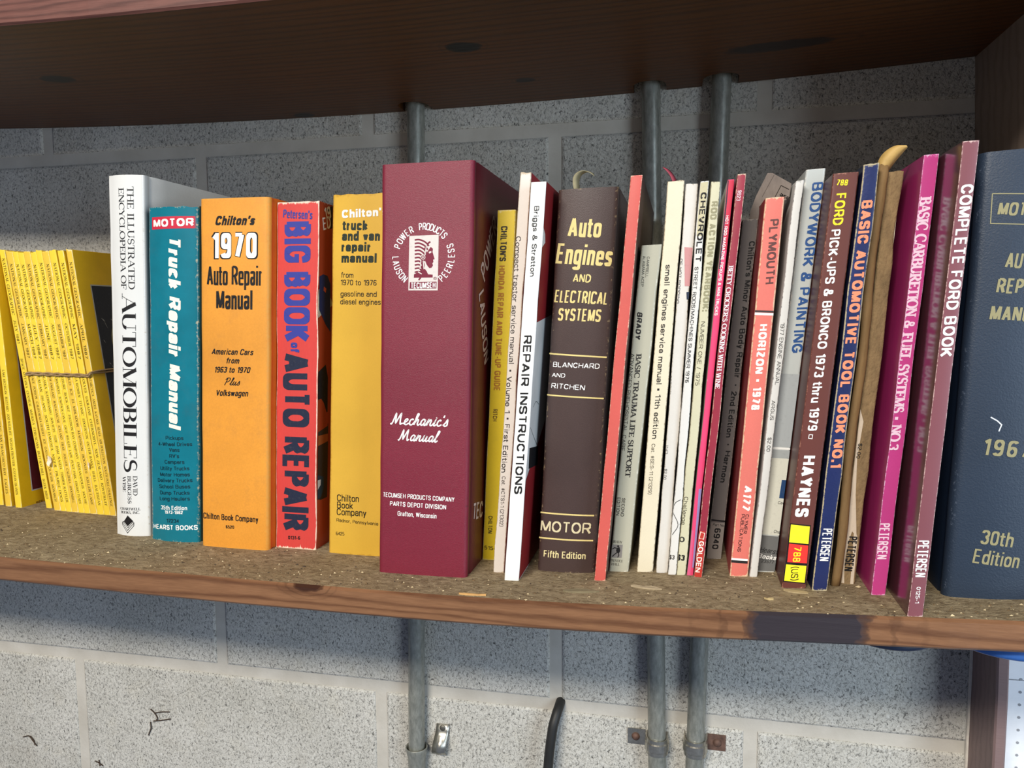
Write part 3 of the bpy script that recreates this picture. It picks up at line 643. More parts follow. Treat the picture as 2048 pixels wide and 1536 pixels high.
def layout(text, L, cap, font='sans', bold=0, thick=.15, thin=.035, track=0, step=None, wide=1.0):
    """text set to length L and cap height cap (metres) -> verts, faces; baseline 0, x from 0 to L"""
    V, F = [], []
    if font == 'sans':
        gap = .13+track; tot = sum(GW.get(c, .6) for c in text)+gap*(len(text)-1); sx = L/tot
        tv = min(WT.get(bold, bold)*cap, sx*(.29 if bold > .25 else .25 if bold >= .05 else .19)); th = min(tv*(.86 if bold >= .03 else .95), cap*.19); x = 0
        for ch in text:
            w_ = GW.get(ch, .6)*sx; w_ = max(w_, tv*1.02)
            for j, p in enumerate(glyph(ch, w_, cap, tv, th)):
                v2, f2 = [], []
                if 'W' in p: stroke_poly(p[:2], [p[3], p[3]], v2, f2)
                else: stroke_poly(p, (tv, th), v2, f2, step)
                if ch not in 'gpqy,/($#)j': v2 = [(q[0], min(max(q[1], 0), cap)) for q in v2]
                b = len(V); V += [(q[0]+x, q[1], j) for q in v2]; F += [tuple(i+b for i in f) for f in f2]
            x += w_+gap*sx
        return V, F
    x = 0
    for ch in text:
        v2, f2 = [], []; st8 = .12 if step else None
        if font == 'serif' and ch in SER:
            wd, st = SER[ch]
            for j, (k, d, wt) in enumerate(st):
                n_ = len(v2)
                if k in 'Ss':
                    t = thick if k == 'S' else thin*1.4; stroke_poly([(d, 0), (d, 1)], [t, t], v2, f2, st8)
                    for yy in (thin/2, 1-thin/2): stroke_poly([(d-t/2-.09, yy), (d+t/2+.09, yy)], [thin, thin], v2, f2, st8)
                elif k == 'l':
                    t = thick if wt == 'K' else thin; x0, y0, x1, y1 = d
                    if y0 == y1: y0 = y1 = min(max(y0, t/2), 1-t/2)
                    stroke_poly([(x0, y0), (x1, y1)], [t, t], v2, f2, st8)
                elif k == 'f':
                    cx, cy = d; cy = min(max(cy, thin/2), 1-thin/2); stroke_poly([(cx-.13, cy), (cx+.13, cy)], [thin, thin], v2, f2, st8)
                else:
                    ws = []; n = len(d)
                    for i in range(n):
                        a, c = d[max(0, i-1)], d[min(n-1, i+1)]; L_ = math.hypot(c[0]-a[0], c[1]-a[1]) or 1; s_ = abs(c[1]-a[1])/L_
                        ws.append(thin+(thick-thin)*s_**1.5 if k == 'c' else thin+(thick*.85-thin)*math.sin(math.pi*i/(n-1)))
                    stroke_poly(d, ws, v2, f2)
                v2[n_:] = [(q[0], q[1], j) for q in v2[n_:]]
            adv = wd+track
        elif font == 'script' and ch in SCR:
            wd, st = SCR[ch]; adv = wd
            for pl in st:
                q = [(p.x, p.y) for p in crom([(a, c, 0) for a, c in pl], 6)] if len(pl) > 2 else pl
                stroke_poly(q, [thick]*len(q), v2, f2)
        else:
            adv = GW.get(ch, .6)*.9+.1+track
            t7 = min(.16, thick*.75)
            for p in glyph(ch, GW.get(ch, .6)*.9, 1, t7, t7*.9):
                if 'W' in p: stroke_poly(p[:2], [p[3], p[3]], v2, f2)
                else: stroke_poly(p, (t7, t7*.8), v2, f2, st8)
        b = len(V); V += [(q[0]+x, q[1], q[2] if len(q) > 2 else 0) for q in v2]; F += [tuple(i+b for i in f) for f in f2]; x += adv
    x0 = min(q[0] for q in V); x1 = max(q[0] for q in V); sx = L/(x1-x0)
    return [((q[0]-x0)*sx, q[1]*cap, q[2]) for q in V], F

# ------------------------------------------------------------------ books
FOOT = []                           # where the books stand on the shelf
class Book:
    """A book from the image corners of its spine (tl, tr, br, bl): bottom on the shelf, upright or leaning,
    its size solved in millimetres. Local frame: x across the spine, y into the shelf, z up."""
    def __init__(s, name, label, quad, mats, d=.21, hard=False, cat='book', group=None, bulge=.0006, rad=.0012, inset=.003, t=None,
                 wob=.0003, wfix=None, xoff=0, page=(214, 203, 176), hfix=None, arch=0, yaw=0, dfix=None, kfix=None, xfix=None):
        tl, tr, br, bl = quad
        mx, my = (br[0]+bl[0])/2, (br[1]+bl[1])/2; z = -.381
        for _ in range(8): q = on_z(mx, my, z); z = shelf_z(q.x)
        s.Y = q.y; A, B, C, D = [on_y(*c, s.Y) for c in quad]
        wb = (C.x-D.x+B.x-A.x)/2; T = (A+B)/2
        s.w = wfix or wb; s.X = q.x+xoff if xfix is None else xfix; s.z = z-.0002; s.h = hfix or (T.z-z)
        s.k = kfix or (T.x-q.x)/(T.z-z); s.sl = (shelf_z(s.X+.02)-shelf_z(s.X-.02))/.04
        s.d = dfix or min(d, -s.Y-.024); s.bulge = bulge if hard else min(bulge, .00025); s.hard = hard; s.ink = {}; s.yaw = yaw
        FOOT.append((s.X-s.w/2, s.X+s.w/2, s.Y-s.bulge, s.Y+s.d))
        s.root = empty(name, (s.X, s.Y, s.z)); tag(s.root, label, cat, group)
        t = t or (.0022 if hard else .00035); s.t = t; hw = s.w/2; rad = min(rad, hw*.9); s.rad = rad
        # plan outline, right half then mirrored
        pr = [(hw*f, 0) for f in (0, .25, .5, .72, .88)]
        pr = [(x, None) for x, _ in pr if x < hw-rad*1.01]
        half = [(x, s.prof(x), 0) for x, _ in pr]
        for k in range(6):
            a = math.pi/2*k/5; x = hw-rad+rad*math.sin(a)
            half.append((x, s.prof(min(x, hw-rad))+rad*(1-math.cos(a)), math.sin(2*a)*.9+.1))
        if hard: half += [(hw, .0052, 0), (hw-.0011, .0072, 0), (hw-.0011, .0086, 0), (hw, .0108, 0)]
        half += [(hw, .03, 0), (hw, s.d*.5, 0), (hw, s.d-.002, .3), (hw, s.d, 1)]
        prof = [(-x, y, e) for x, y, e in half[:0:-1]]+half
        n = len(prof); zs = [0, .0008, .003, .008]; zs += [s.h*i/14 for i in range(1, 14)]+[s.h-.008, s.h-.003, s.h-.0008, s.h]
        es = [1, .75, .3, .06]+[0]*13+[.06, .3, .75, 1]
        v, at, f, mi = [], [], [], []; seed = hash(label) % 97 if False else (len(label)*7+int(quad[0][0])) % 97
        for z_, e_ in zip(zs, es):
            dx = wob*noise.noise((z_*22, seed, 0))*2; dw = wob*noise.noise((z_*31, seed, 9))
            for x, y, e in prof:
                zz = z_
                if arch and z_ > s.h-.0005: zz += arch*noise.noise((x*180, y*60, seed))
                ff = max(0, 1-max(0, y)/.05)
                v.append(s.loc(x+(dx+(dw if x > 0 else -dw))*ff, y, zz)); at.append(min(1, max(e, e_)))
        for z_, e_ in zip(zs, es):
            dx = wob*noise.noise((z_*22, seed, 0))*2; dw = wob*noise.noise((z_*31, seed, 9))
            for x, y, e in prof:
                ff = max(0, 1-max(0, y)/.05)
                v.append(s.loc((x+(dx+(dw if x > 0 else -dw))*ff)*(hw-t)/hw, y+(t if y < s.d-.001 else 0), z_)); at.append(.4)
        m = len(zs); O = n*m
        ic = (n-1)//2; nc = len([1 for x, y, e in half if y <= rad+s.bulge+1e-6 and x <= hw+1e-9])
        def which(j):
            if j < n/2-1 and prof[j][1] > rad+.0001 and prof[j+1][1] > rad*.6: return 1
            if j > n/2-1 and prof[j+1][1] > rad+.0001 and prof[j][1] > rad*.6: return 2
            return 0
        for i in range(m-1):
            for j in range(n-1):
                a = i*n+j; f.append((a, a+1, a+n+1, a+n)); mi.append(which(j))
                b_ = O+a; f.append((b_, b_+n, b_+n+1, b_+1)); mi.append(3)
        for j in range(n-1):
            f.append((j, O+j, O+j+1, j+1)); mi.append(which(j)); a = (m-1)*n+j; f.append((a, a+1, O+a+1, O+a)); mi.append(which(j))
        for i in range(m-1):
            for j in (0, n-1):
                a = i*n+j; q4 = (a, a+n, O+a+n, O+a); f.append(q4 if j == 0 else q4[::-1]); mi.append(1 if j == 0 else 2)
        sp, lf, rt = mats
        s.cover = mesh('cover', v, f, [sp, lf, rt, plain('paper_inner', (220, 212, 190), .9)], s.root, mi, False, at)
        smooth_angle(s.cover, 40)
        zi = inset if hard else .0006; yi = s.prof(0)+t+.0012 if not hard else t+.0015
        if page:
            b = MB(); yb = s.d-(.004 if hard else .0006); xx = hw-t-.0001 if not hard else hw-t-.0014
            vs = [s.loc(x, y, z_) for x in (-xx, xx) for y in (max(yi, rad*.6+t), yb) for z_ in (zi, s.h-zi)]
            b.add(vs, [(0, 1, 3, 2), (4, 6, 7, 5), (0, 4, 5, 1), (2, 3, 7, 6), (0, 2, 6, 4), (1, 5, 7, 3)])
            o = b.build('page_block', pages_mat(page), s.root)
    def prof(s, x):
        return -s.bulge*(1-(x/(s.w/2))**2)
    def loc(s, x, y, z):            # lean and the slope of the sagging shelf
        return Vector((x+s.k*z+s.yaw*y, y, z+s.sl*(x+s.k*z+s.yaw*y)))
    def uv(s, face, px, py):        # image point -> plane coordinates on a face of the book
        d = raydir(px, py)
        if face == 'spine':
            u = 0
            for _ in range(4):
                P_ = CAM+d*((s.Y+s.prof(max(-s.w/2, min(s.w/2, u)))-CAM.y)/d.y); X = P_.x-s.X; z = P_.z-s.z-s.sl*X; u = X-s.k*z
            return (u, z)
        sg = 1 if face == 'right' else -1
        # plane x = sg*w/2 + k*z' + yaw*y, with z = z' + sl*x
        o = CAM-Vector((s.X, s.Y, s.z))
        nv = Vector((1+s.k*s.sl, -s.yaw, -s.k)); c = sg*s.w/2
        P_ = o+d*((c-o.dot(nv))/d.dot(nv)); z = P_.z-s.sl*P_.x
        return (P_.y*sg, z)
    def put(s, face, u, v, lift):
        if face == 'spine':
            m_ = s.w/2-.0002; u = max(-m_, min(m_, u)); return s.loc(u, s.prof(max(-s.w/2, min(s.w/2, u)))-lift if s.bulge else -lift, v)
        sg = 1 if face == 'right' else -1
        return s.loc(sg*(s.w/2+lift), u*sg, v)
    def _store(s, face, V, F, colr, lift, part, join=True):
        k = (colr, part) if join else (colr, part, len(s.ink)); vs, fs = s.ink.setdefault(k, ([], [])); b = len(vs)
        vs += [s.put(face, q[0], q[1], lift+(q[2]*9e-6 if len(q) > 2 else 0)) for q in V]; fs += [tuple(i+b for i in f) for f in F]
    def T(s, text, a, b, cap, colr, bold=0, shear=0, font='sans', face='spine', lift=.00022, part='lettering', thick=.15, thin=.04, track=0, capmm=None):
        """text along the image segment a->b (mid cap height), cap height in image px; every line of text is a part of its own"""
        A, B = Vector(s.uv(face, *a)), Vector(s.uv(face, *b)); dv = B-A; L = dv.length; dv /= L; up = Vector((-dv.y, dv.x))
        if capmm: c = capmm/1000
        else:
            pm = ((a[0]+b[0])/2, (a[1]+b[1])/2); M_ = on_y(*pm, s.Y); c = cap*(M_-CAM).dot(fw)/F_PX
        V, F = layout(text, L-abs(shear)*c*.8, c, font, bold, thick, thin, track, .003 if face == 'spine' and s.bulge*(max(c, L/len(text))/s.w)**2 > .00015 else None)
        out = []
        for x, y, j in V:
            p = A+dv*(x+abs(shear)*c*.4+shear*(y-.5*c))+up*(y-.5*c); out.append((p.x, p.y, j))
        s._store(face, out, F, colr, lift, part, False)
    def arc(s, text, cen, r, a0, a1, cap, colr, inward=False, bold=0, squash=1.0):
        C = Vector(s.uv('spine', *cen)); sc_ = (on_y(*cen, s.Y)-CAM).dot(fw)/F_PX; r *= sc_; c = cap*sc_; n = len(text); VV, FF = [], []
        for i, ch in enumerate(text):
            a = R(a0+(a1-a0)*i/(n-1)); W_ = GW[ch]*c*squash; V, F = layout(ch, W_, c, 'sans', bold, step=.0025)
            rad = Vector((math.cos(a), math.sin(a))); up = -rad if inward else rad; dv = Vector((up.y, -up.x)); b = len(VV)
            out = [(C+rad*r+dv*(x-W_/2)+up*(y-.5*c), j) for x, y, j in V]; VV += [(p.x, p.y, j) for p, j in out]; FF += [tuple(i_+b for i_ in f) for f in F]
        s._store('spine', VV, FF, colr, .00022, 'lettering', False)
    def poly(s, pts, colr, face='spine', lift=.00012, part='printed_panel'):
        """flat printed shape from image points (quads are gridded so that they follow the spine)"""
        P_ = [s.uv(face, *p) for p in pts]; s.polymm(P_, colr, face, lift, part)
    def polymm(s, P_, colr, face='spine', lift=.00012, part='printed_panel'):
        if len(P_) == 4:
            V, F = [], []; n = 8
            for i in range(n+1):
                t = i/n
                V += [(P_[0][0]+(P_[1][0]-P_[0][0])*t, P_[0][1]+(P_[1][1]-P_[0][1])*t), (P_[3][0]+(P_[2][0]-P_[3][0])*t, P_[3][1]+(P_[2][1]-P_[3][1])*t)]
            F = [(2*i, 2*i+2, 2*i+3, 2*i+1) for i in range(n)]
        else:
            V = P_; F = [tuple(range(len(P_)))]
        s._store(face, V, F, colr, lift, part, 'emblem' in part or 'streak' in part)
    def line(s, pts, wpx, colr, face='spine', lift=.00018, part='printed_line', smooth=False):
        P_ = [s.uv(face, *p) for p in pts]
        sc_ = (on_y(*pts[0], s.Y)-CAM).dot(fw)/F_PX
        if smooth: P_ = [(p.x, p.y) for p in crom([(x, y, 0) for x, y in P_], 5)]
        elif len(P_) == 2: P_ = [(P_[0][0]+(P_[1][0]-P_[0][0])*i/8, P_[0][1]+(P_[1][1]-P_[0][1])*i/8) for i in range(9)]
        V, F = [], []; stroke_poly(P_, [wpx*sc_]*len(P_), V, F); s._store(face, V, F, colr, lift, part, 'emblem' in part or 'streak' in part)
    def done(s):
        for k, (v, f) in s.ink.items():
            o = mesh(k[1], v, f, ink(k[0]), s.cover)
            if k[1] == 'printed_streaks': o['kind'] = 'stuff'
        return s
def view(ox, oy, k): return lambda x, y: (ox+x*k, oy+y*k)
c1_ = view(0, 470, .1953); c2_ = view(0, 740, .2083); c3_ = view(200, 330, .2605); c4_ = view(200, 720, .2605); c5_ = view(530, 370, .2473); c6_ = view(530, 740, .2538)
c7_ = view(740, 300, .2865); c8_ = view(740, 740, .2865); d1 = view(960, 330, .2735); d2 = view(960, 740, .2865); d3 = view(1230, 330, .2735); d4 = view(1190, 740, .2864)
d5 = view(1480, 280, .2865); d6 = view(1430, 740, .3125); d7 = view(1700, 270, .319); d8 = view(1680, 760, .3257)
BLACK = (24, 22, 22); WHITE = (238, 236, 230)
# ------------------------------------------------------------------ yellow magazines
YEL = cover((240, 206, 62), .38, .07, 60, .03, 900, (236, 224, 160), .42, stretch=(1, 1, .3)); YEL2 = cover((232, 192, 66), .4, .1, 60, .04, 900, (236, 220, 170), .5, stretch=(1, 1, .3))
YPAN = (206, 160, 20); DK = (88, 70, 28)
def mag(quad, lines, label, right=None, mat=YEL, group='yellow magazines at the end of the shelf', **kw):
    b = Book('magazine', label, quad, (mat, YEL2, cover((226, 178, 24), .35, .08, 40, .03)), d=.165, bulge=.0005, rad=.0009, wob=.00008, cat='magazine', group=group, arch=.0015, **kw)
    tl, tr, br, bl = quad
    for txt, f0, f1, cap, bo in lines:
        t0 = ((tl[0]+tr[0])/2, (tl[1]+tr[1])/2); b0 = ((bl[0]+br[0])/2, (bl[1]+br[1])/2)
        P_ = lambda f: (t0[0]+(b0[0]-t0[0])*f, t0[1]+(b0[1]-t0[1])*f)
        b.T(txt, P_(f0), P_(f1), cap, DK, font='serif', thick=.16, thin=.05, track=.05)
    if right: right(b)
    return b.done()
tops = [10.7, 25.4, 36, 47, 58.6, 71.5, 84, 98, 112, 130.5, 144.5]; tys = [504, 505, 506, 504, 506, 502, 504, 502, 502, 500]
bots = [108.3, 122.5, 133.3, 143.7, 158.7, 169.8, 181.6, 195.2, 210.4, 221.2, 232.3]
months = [('JANUARY 1987', 'SPACE  POISON  CALIFORNIA DESERT  ICE  GALLOPING GLACIER  MONARCH'), ('MARCH 1987', 'ITALIAN  ISLAND  SOUTH DAKOTA  NIGER  PRAIRIE DOGS'), ('JULY 1987', 'ALASKA  KATHMANDU  SOVIETS  TIDE  DAM  NAGDA  TIMBER RATTLER'),
          ('FEBRUARY 1987', 'NEW ENGLAND  MADAGASCAR  ICELAND  TRAIL  FOLGER  CALDERA  SPOONBILL'), ('JUNE 1987', 'TORNADOES  TOWPACK CANAL  GRAY WHALES  LAOS  PEACE PARK  ESKIMO TUNES'), ('AUGUST 1987', 'LEISURE  ROCK ART  HUDSON BAY COMPANY  INDIANAPOLIS  MOOSE'),
          ('SEPTEMBER 1987', 'MUD  ICE  EL MIRADOR  MADISON  BOONIES  KILLER LAKE'), ('OCTOBER 1987', 'SEA WOMEN  TITANIC  EDGERTON  OUTER BANKS  SHELL  BALTISTAN'), ('MAY 1987', 'WOLVES  UKRAINE  CHERNOBYL  NEW ZEALAND  KIWIFRUIT'), ('APRIL 1987', 'ANTARCTICA  ANDES  KAYAKS  SEALS  AIR POLLUTION  SOUTH POLE CHALLENGE')]
def april(b):
    b.polymm([(.016, .018), (.135, .018), (.135, .224), (.016, .224)], (176, 172, 160), 'right', .0001)
    b.polymm([(.0172, .0192), (.134, .0192), (.134, .2228), (.0172, .2228)], (38, 40, 46), 'right', .0002)
    r = random.Random(3)
    for i in range(60):
        y, z, L, a = r.uniform(.02, .11), r.uniform(.04, .215), r.uniform(.003, .010), r.uniform(-1.2, -.4)
        w_ = r.uniform(.0003, .0008); dx, dz = L*math.cos(a), L*math.sin(a)
        b.polymm([(y, z), (y+dx*.5, z+dz*.5+w_), (y+dx, z+dz), (y+dx*.5, z+dz*.5-w_)], (150, 148, 140), 'right', .0003, 'printed_streaks')
    ring = [(.046+.013*math.cos(a), .168+.02*math.sin(a)) for a in (R(60+240*k/14) for k in range(15))]
    V, F = [], []; stroke_poly(ring, [.0013]*15, V, F); b._store('right', V, F, (150, 138, 90), .0003, 'printed_streaks')
mags = []; MW = [.0081, .0064, .0067, .0078, .0069, .0068, .0078, .0080, .0070, .0068]; mx = -.4790     # packed side by side by the twine
for i in range(10):
    y = 1021+1.15*i
    q = ((tops[i], tys[i]), (tops[i+1]-.4, tys[i]), (bots[i+1]-.4, y), (bots[i], y-.4))
    lab = 'yellow magazine spine printed %s, tied with twine into the leaning bundle' % months[i][0].title()
    mags.append(mag(q, [('NATIONAL GEOGRAPHIC', .045, .255, 5.6, 0), (months[i][0], .275, .41, 5.4, 0), (months[i][1], .47, .965, 4.8, 0)], lab, april if i == 9 else None, YEL if i % 3 else YEL2, 'twine-tied bundle of yellow magazines', wfix=MW[i], xfix=mx+MW[i]/2, kfix=-.1490 if i < 8 else None)); mx += MW[i]+.00012
mag(((-2, 501), (9, 501), (104, 1016), (92, 1016)), [('NATIONAL GEOGRAPHIC', .03, .25, 5.8, 0), ('JULY 1981', .27, .36, 5.4, 0), ('SPACE  OTTAWA  CENTRAL AMERICA  ETRUSCANS  BUFFALO BILL  SLEEK BIRD', .42, .965, 5, 0)], 'yellow magazine spine printed July 1981, leaning loose beside the tied bundle')
def magC(b):
    b.polymm([(.014, .014), (.14, .014), (.14, .222), (.014, .222)], (190, 186, 176), 'right', .0001)
    b.polymm([(.0152, .0152), (.139, .0152), (.139, .2208), (.0152, .2208)], (84, 22, 30), 'right', .0002)
    b.T('SEE', (72, 1006), (86, 1002), 5, (110, 60, 20), .03, face='right', capmm=3)
mag(((-26, 505), (-13, 505), (43, 1015), (31, 1015)), [('NATIONAL GEOGRAPHIC', .045, .25, 5.4, 0), ('LAKE MICHIGAN  BLIZZARD  ZOO WILDLIFE  AFGHAN FRONTIER  CAYMAN ISLANDS', .46, .95, 5, 0)], 'yellow magazine showing a maroon picture cover, beside the loose July 1981 one', magC)
mag(((-45, 504), (-32, 504), (23, 1013), (11, 1012)), [('CHILE  LIVING  SEALS  ENDING  SAN FRANCISCO BAY  EAGLES', .46, .95, 5, 0)], 'worn yellow magazine with a torn spine foot, second from the maroon-pictured one', None, YEL2)
mag(((-62, 504), (-51, 504), (8, 1010), (-7, 1009)), [('NATIONAL GEOGRAPHIC', .045, .25, 5.4, 0)], 'yellow magazine farthest from the tied bundle, cut by the end of the row')
# twine round the bundle
m0, m9 = mags[0], mags[9]
def wpt(b, x, y, z): return Vector((b.X, b.Y, b.z))+b.loc(x, y, z)
zt = m0.uv('spine', 60, 749)[1]; pts = [wpt(m0, -m0.w/2-.0008, .10, zt-.002), wpt(m0, -m0.w/2-.0008, .03, zt-.001), wpt(m0, -m0.w/2-.0006, -.0002, zt)]
for b in mags: pts.append(wpt(b, 0, -.0016, b.uv('spine', 100, 748)[1]))
pts += [wpt(m9, m9.w/2+.0006, -.0004, m9.uv('spine', 180, 745)[1]), wpt(m9, m9.w/2+.0008, .03, m9.uv('spine', 180, 744)[1]), wpt(m9, m9.w/2+.0008, .12, m9.uv('spine', 180, 742)[1])]
tw = empty('twine', pts[2]); base = pts[2]
TW = plain('jute_twine', (150, 122, 84), .95, 0, .3, 900)
for k in (0, 1):
    c = crom(pts, 8); out = []
    for i, p in enumerate(c): out.append(p-base+Vector((0, -.0002*math.cos(i*.5+k*math.pi), .0003*math.sin(i*.5+k*math.pi)+(k-.5)*.0017)))
    MB().tube(out, .0009, 6).build('twine_strand', TW, tw, True)
tag(tw, 'brown twine tied round the bundle of yellow magazines', 'twine')
# torn paper bits on the spines of the bundle
SCRAP = plain('torn_paper', (226, 208, 178), .9)
def scrap(b, px, py, sz, label):
    u, v_ = b.uv('spine', px, py); P_ = Vector((b.X, b.Y, b.z))+b.loc(u, 0, v_)
    g = MB(); r = random.Random(int(px)); n = 9
    g.v = [Vector((sz*.5*math.cos(6.28*k/n)*r.uniform(.5, 1), -.0012-.0022*r.random(), sz*math.sin(6.28*k/n)*r.uniform(.6, 1))) for k in range(n)]+[Vector((0, -.0006, 0))]
    g.f = [[n, k, (k+1) % n] for k in range(n)]; g.m = [0]*n
    o = g.build('torn_flap', SCRAP, b.root); o.location = P_-b.root.location; o['label'] = label
scrap(mags[2], 101, 922, .007, 'torn curl of pale paper'); scrap(mags[7], 180, 930, .004, 'small torn curl of pale paper')

# ------------------------------------------------------------------ hardbacks on the left
b = Book('book', 'white glossy hardback titled The Illustrated Encyclopedia of Automobiles', ((217, 352), (288, 349), (301, 1071), (234, 1067)),
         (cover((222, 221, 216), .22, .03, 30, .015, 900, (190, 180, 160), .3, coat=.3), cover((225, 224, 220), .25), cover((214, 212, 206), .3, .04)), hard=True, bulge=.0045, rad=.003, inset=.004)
S = dict(font='serif')
b.T('THE ILLUSTRATED', c3_(232, 165), c3_(244, 955), 12.6, BLACK, **S, thick=.13); b.T('ENCYCLOPEDIA OF', c3_(162, 175), c3_(183, 955), 12, BLACK, **S, thick=.13)
b.T('AUTOMOBILES', c3_(218, 985), c4_(232, 862), 28.5, BLACK, **S, thick=.17, thin=.025)
b.T('DAVID', c4_(270, 890), c4_(272, 1040), 8.6, BLACK, **S); b.T('BURGESS', c4_(224, 890), c4_(228, 1103), 7.6, BLACK, **S); b.T('WISE', c4_(186, 893), c4_(188, 1012), 7.4, BLACK, **S)
b.T('CHARTWELL', c4_(158, 1137), c4_(312, 1143), 5, BLACK, **S); b.T('BOOKS, INC.', c4_(163, 1165), c4_(305, 1171), 5, BLACK, **S)
b.poly([c4_(213, 1193), c4_(255, 1236), c4_(213, 1276), c4_(184, 1238)], BLACK, part='publisher_emblem')
for pl in ([(184, 1238), (173, 1244), (173, 1262), (212, 1328), (261, 1272), (261, 1248), (252, 1240)], [(173, 1246), (212, 1308), (261, 1252)], [(180, 1240), (214, 1288), (254, 1242)]):
    b.line([c4_(*p) for p in pl], 1.1, BLACK, part='publisher_emblem')
b.done()

b = Book('book', 'teal hardback titled Truck Repair Manual with a red box at its head', ((297, 415), (397, 413), (400, 1083), (302, 1078)),
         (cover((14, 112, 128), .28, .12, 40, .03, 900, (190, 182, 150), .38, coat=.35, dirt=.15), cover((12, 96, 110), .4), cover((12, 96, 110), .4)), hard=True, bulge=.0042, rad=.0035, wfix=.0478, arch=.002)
b.poly([c3_(400, 402), c3_(737, 393), c3_(739, 486), c3_(400, 497)], (196, 40, 62), lift=.0001); b.T('MOTOR', c3_(412, 450), c3_(722, 438), 15.6, (244, 240, 224), .05)
b.T('Truck Repair Manual', c3_(572, 540), c4_(575, 532), 26, (244, 238, 214), .30, shear=.22, track=-.04)
DT = (4, 44, 56)
for t, x0, x1, y in (('Pickups', 505, 640, 597), ('4-Wheel Drives', 450, 708, 643), ('Vans', 532, 610, 689), ("RV's", 533, 607, 736), ('Campers', 497, 648, 781), ('Utility Trucks', 465, 686, 829), ('Motor Homes', 462, 690, 876), ('Delivery Trucks', 445, 710, 920), ('School Buses', 457, 693, 968), ('Dump Trucks', 462, 688, 1016), ('Long Haulers', 460, 690, 1061)):
    b.T(t, c4_(x0, y), c4_(x1, y+2), 7.8, DT, .012)
b.T('35th Edition', c4_(470, 1130), c4_(670, 1136), 8.5, WHITE, .03); b.T('1973-1982', c4_(498, 1166), c4_(637, 1170), 6.6, WHITE, .03)
b.T('17234', c4_(512, 1233), c4_(607, 1236), 7.8, DT, .012); b.T('HEARST BOOKS', c4_(413, 1273), c4_(752, 1284), 10, WHITE, .03)
b.done()

OR = dict(wear=(206, 120, 40), amt=.35)
b = Book('book', 'orange clothbound 1970 auto repair manual beside the teal book', ((398, 399), (539, 391), (535, 1101), (402, 1091)),
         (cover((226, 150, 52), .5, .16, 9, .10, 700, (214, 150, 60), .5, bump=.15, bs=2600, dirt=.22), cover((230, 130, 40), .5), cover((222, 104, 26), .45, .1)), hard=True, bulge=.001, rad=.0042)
b.T("Chilton's", c3_(885, 427), c3_(1193, 425), 18.5, BLACK, .05, shear=.25)
b.T('1970', c3_(856, 620), c3_(1214, 618), 54, BLACK, .30, lift=.0002, part='number_outline', track=-.05); b.T('1970', c3_(865, 620), c3_(1205, 618), 49.5, WHITE, .21, lift=.0004, track=.02)
b.T('Auto Repair', c3_(822, 848), c3_(1245, 850), 39, BLACK, .25, track=-.03); b.T('Manual', c3_(893, 1034), c3_(1170, 1036), 38, BLACK, .25, track=-.03)
b.T('American Cars', c3_(858, 1430), c3_(1182, 1438), 12, BLACK, .03, shear=.25); b.T('from', c3_(970, 1500), c3_(1075, 1503), 11.5, BLACK, .03, shear=.25)
b.T('1963 to 1970', c4_(877, 73), c4_(1158, 77), 11.8, BLACK, .03, shear=.25); b.T('Plus', c4_(955, 164), c4_(1083, 168), 14, BLACK, font='script', shear=.3, thick=.10)
b.T('Volkswagen', c4_(890, 250), c4_(1142, 256), 12.6, BLACK, .03, shear=.2); b.T('Chilton Book Company', c4_(794, 1192), c4_(1215, 1224), 12.4, BLACK, .03); b.T('6520', c4_(967, 1280), c4_(1030, 1283), 6.5, BLACK, .03)
b.done()

BL = (52, 60, 142); NV = (32, 38, 58)
b = Book('book', 'red softcover titled Big Book of Auto Repair with blue and black letters', ((555, 405), (637, 401), (632, 1101), (550, 1093)),
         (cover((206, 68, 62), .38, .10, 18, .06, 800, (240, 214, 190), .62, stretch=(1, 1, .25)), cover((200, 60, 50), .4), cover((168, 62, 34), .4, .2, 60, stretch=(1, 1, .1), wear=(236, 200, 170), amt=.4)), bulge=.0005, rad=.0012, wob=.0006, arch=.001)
b.T("Petersen's", c5_(148, 232), c5_(383, 243), 17, BL, .05); b.T('BIG BOOK', c5_(265, 295), c5_(256, 1258), 57, BL, .36, track=-.06); b.T('of', c5_(245, 1274), c5_(243, 1352), 19, BL, .05)
b.T('AUTO REPAIR', c5_(254, 1366), c6_(238, 1258), 58, NV, .36, track=-.06); b.T('0131-6', c6_(183, 1319), c6_(277, 1324), 7, BLACK, .03)
RT = dict(face='right')
b.poly([c5_(440, 213), c5_(545, 172), c5_(545, 350), c5_(438, 385)], (20, 20, 22), **RT); b.T('19', c5_(480, 238), c5_(528, 218), 13, WHITE, .03, face='right', capmm=10, lift=.0003); b.T('ED', c5_(466, 316), c5_(528, 298), 13, WHITE, .03, face='right', capmm=10, lift=.0003)
b.poly([c5_(440, 740), c5_(470, 722), c5_(505, 735), c5_(528, 800), c5_(528, 1190), c5_(490, 1130), c5_(440, 1010)], (34, 48, 88), **RT)
b.poly([c5_(475, 820), c5_(495, 838), c5_(490, 872), c5_(472, 855)], (200, 90, 60), lift=.0002, **RT)
b.poly([c5_(432, 1360), c5_(480, 1390), c6_(495, 60), c6_(492, 330), c6_(470, 340), c6_(415, 230)], (22, 26, 30), **RT)
b.poly([c6_(418, 480), c6_(498, 420), c6_(490, 900), c6_(488, 1000), c6_(412, 1036), c6_(414, 900)], (58, 46, 36), **RT)
b.poly([c6_(414, 830), c6_(460, 840), c6_(465, 920), c6_(440, 1000), c6_(412, 1020)], (40, 62, 74), lift=.0002, **RT); b.poly([c6_(413, 870), c6_(438, 862), c6_(436, 905), c6_(413, 945)], (210, 210, 200), lift=.0003, **RT)
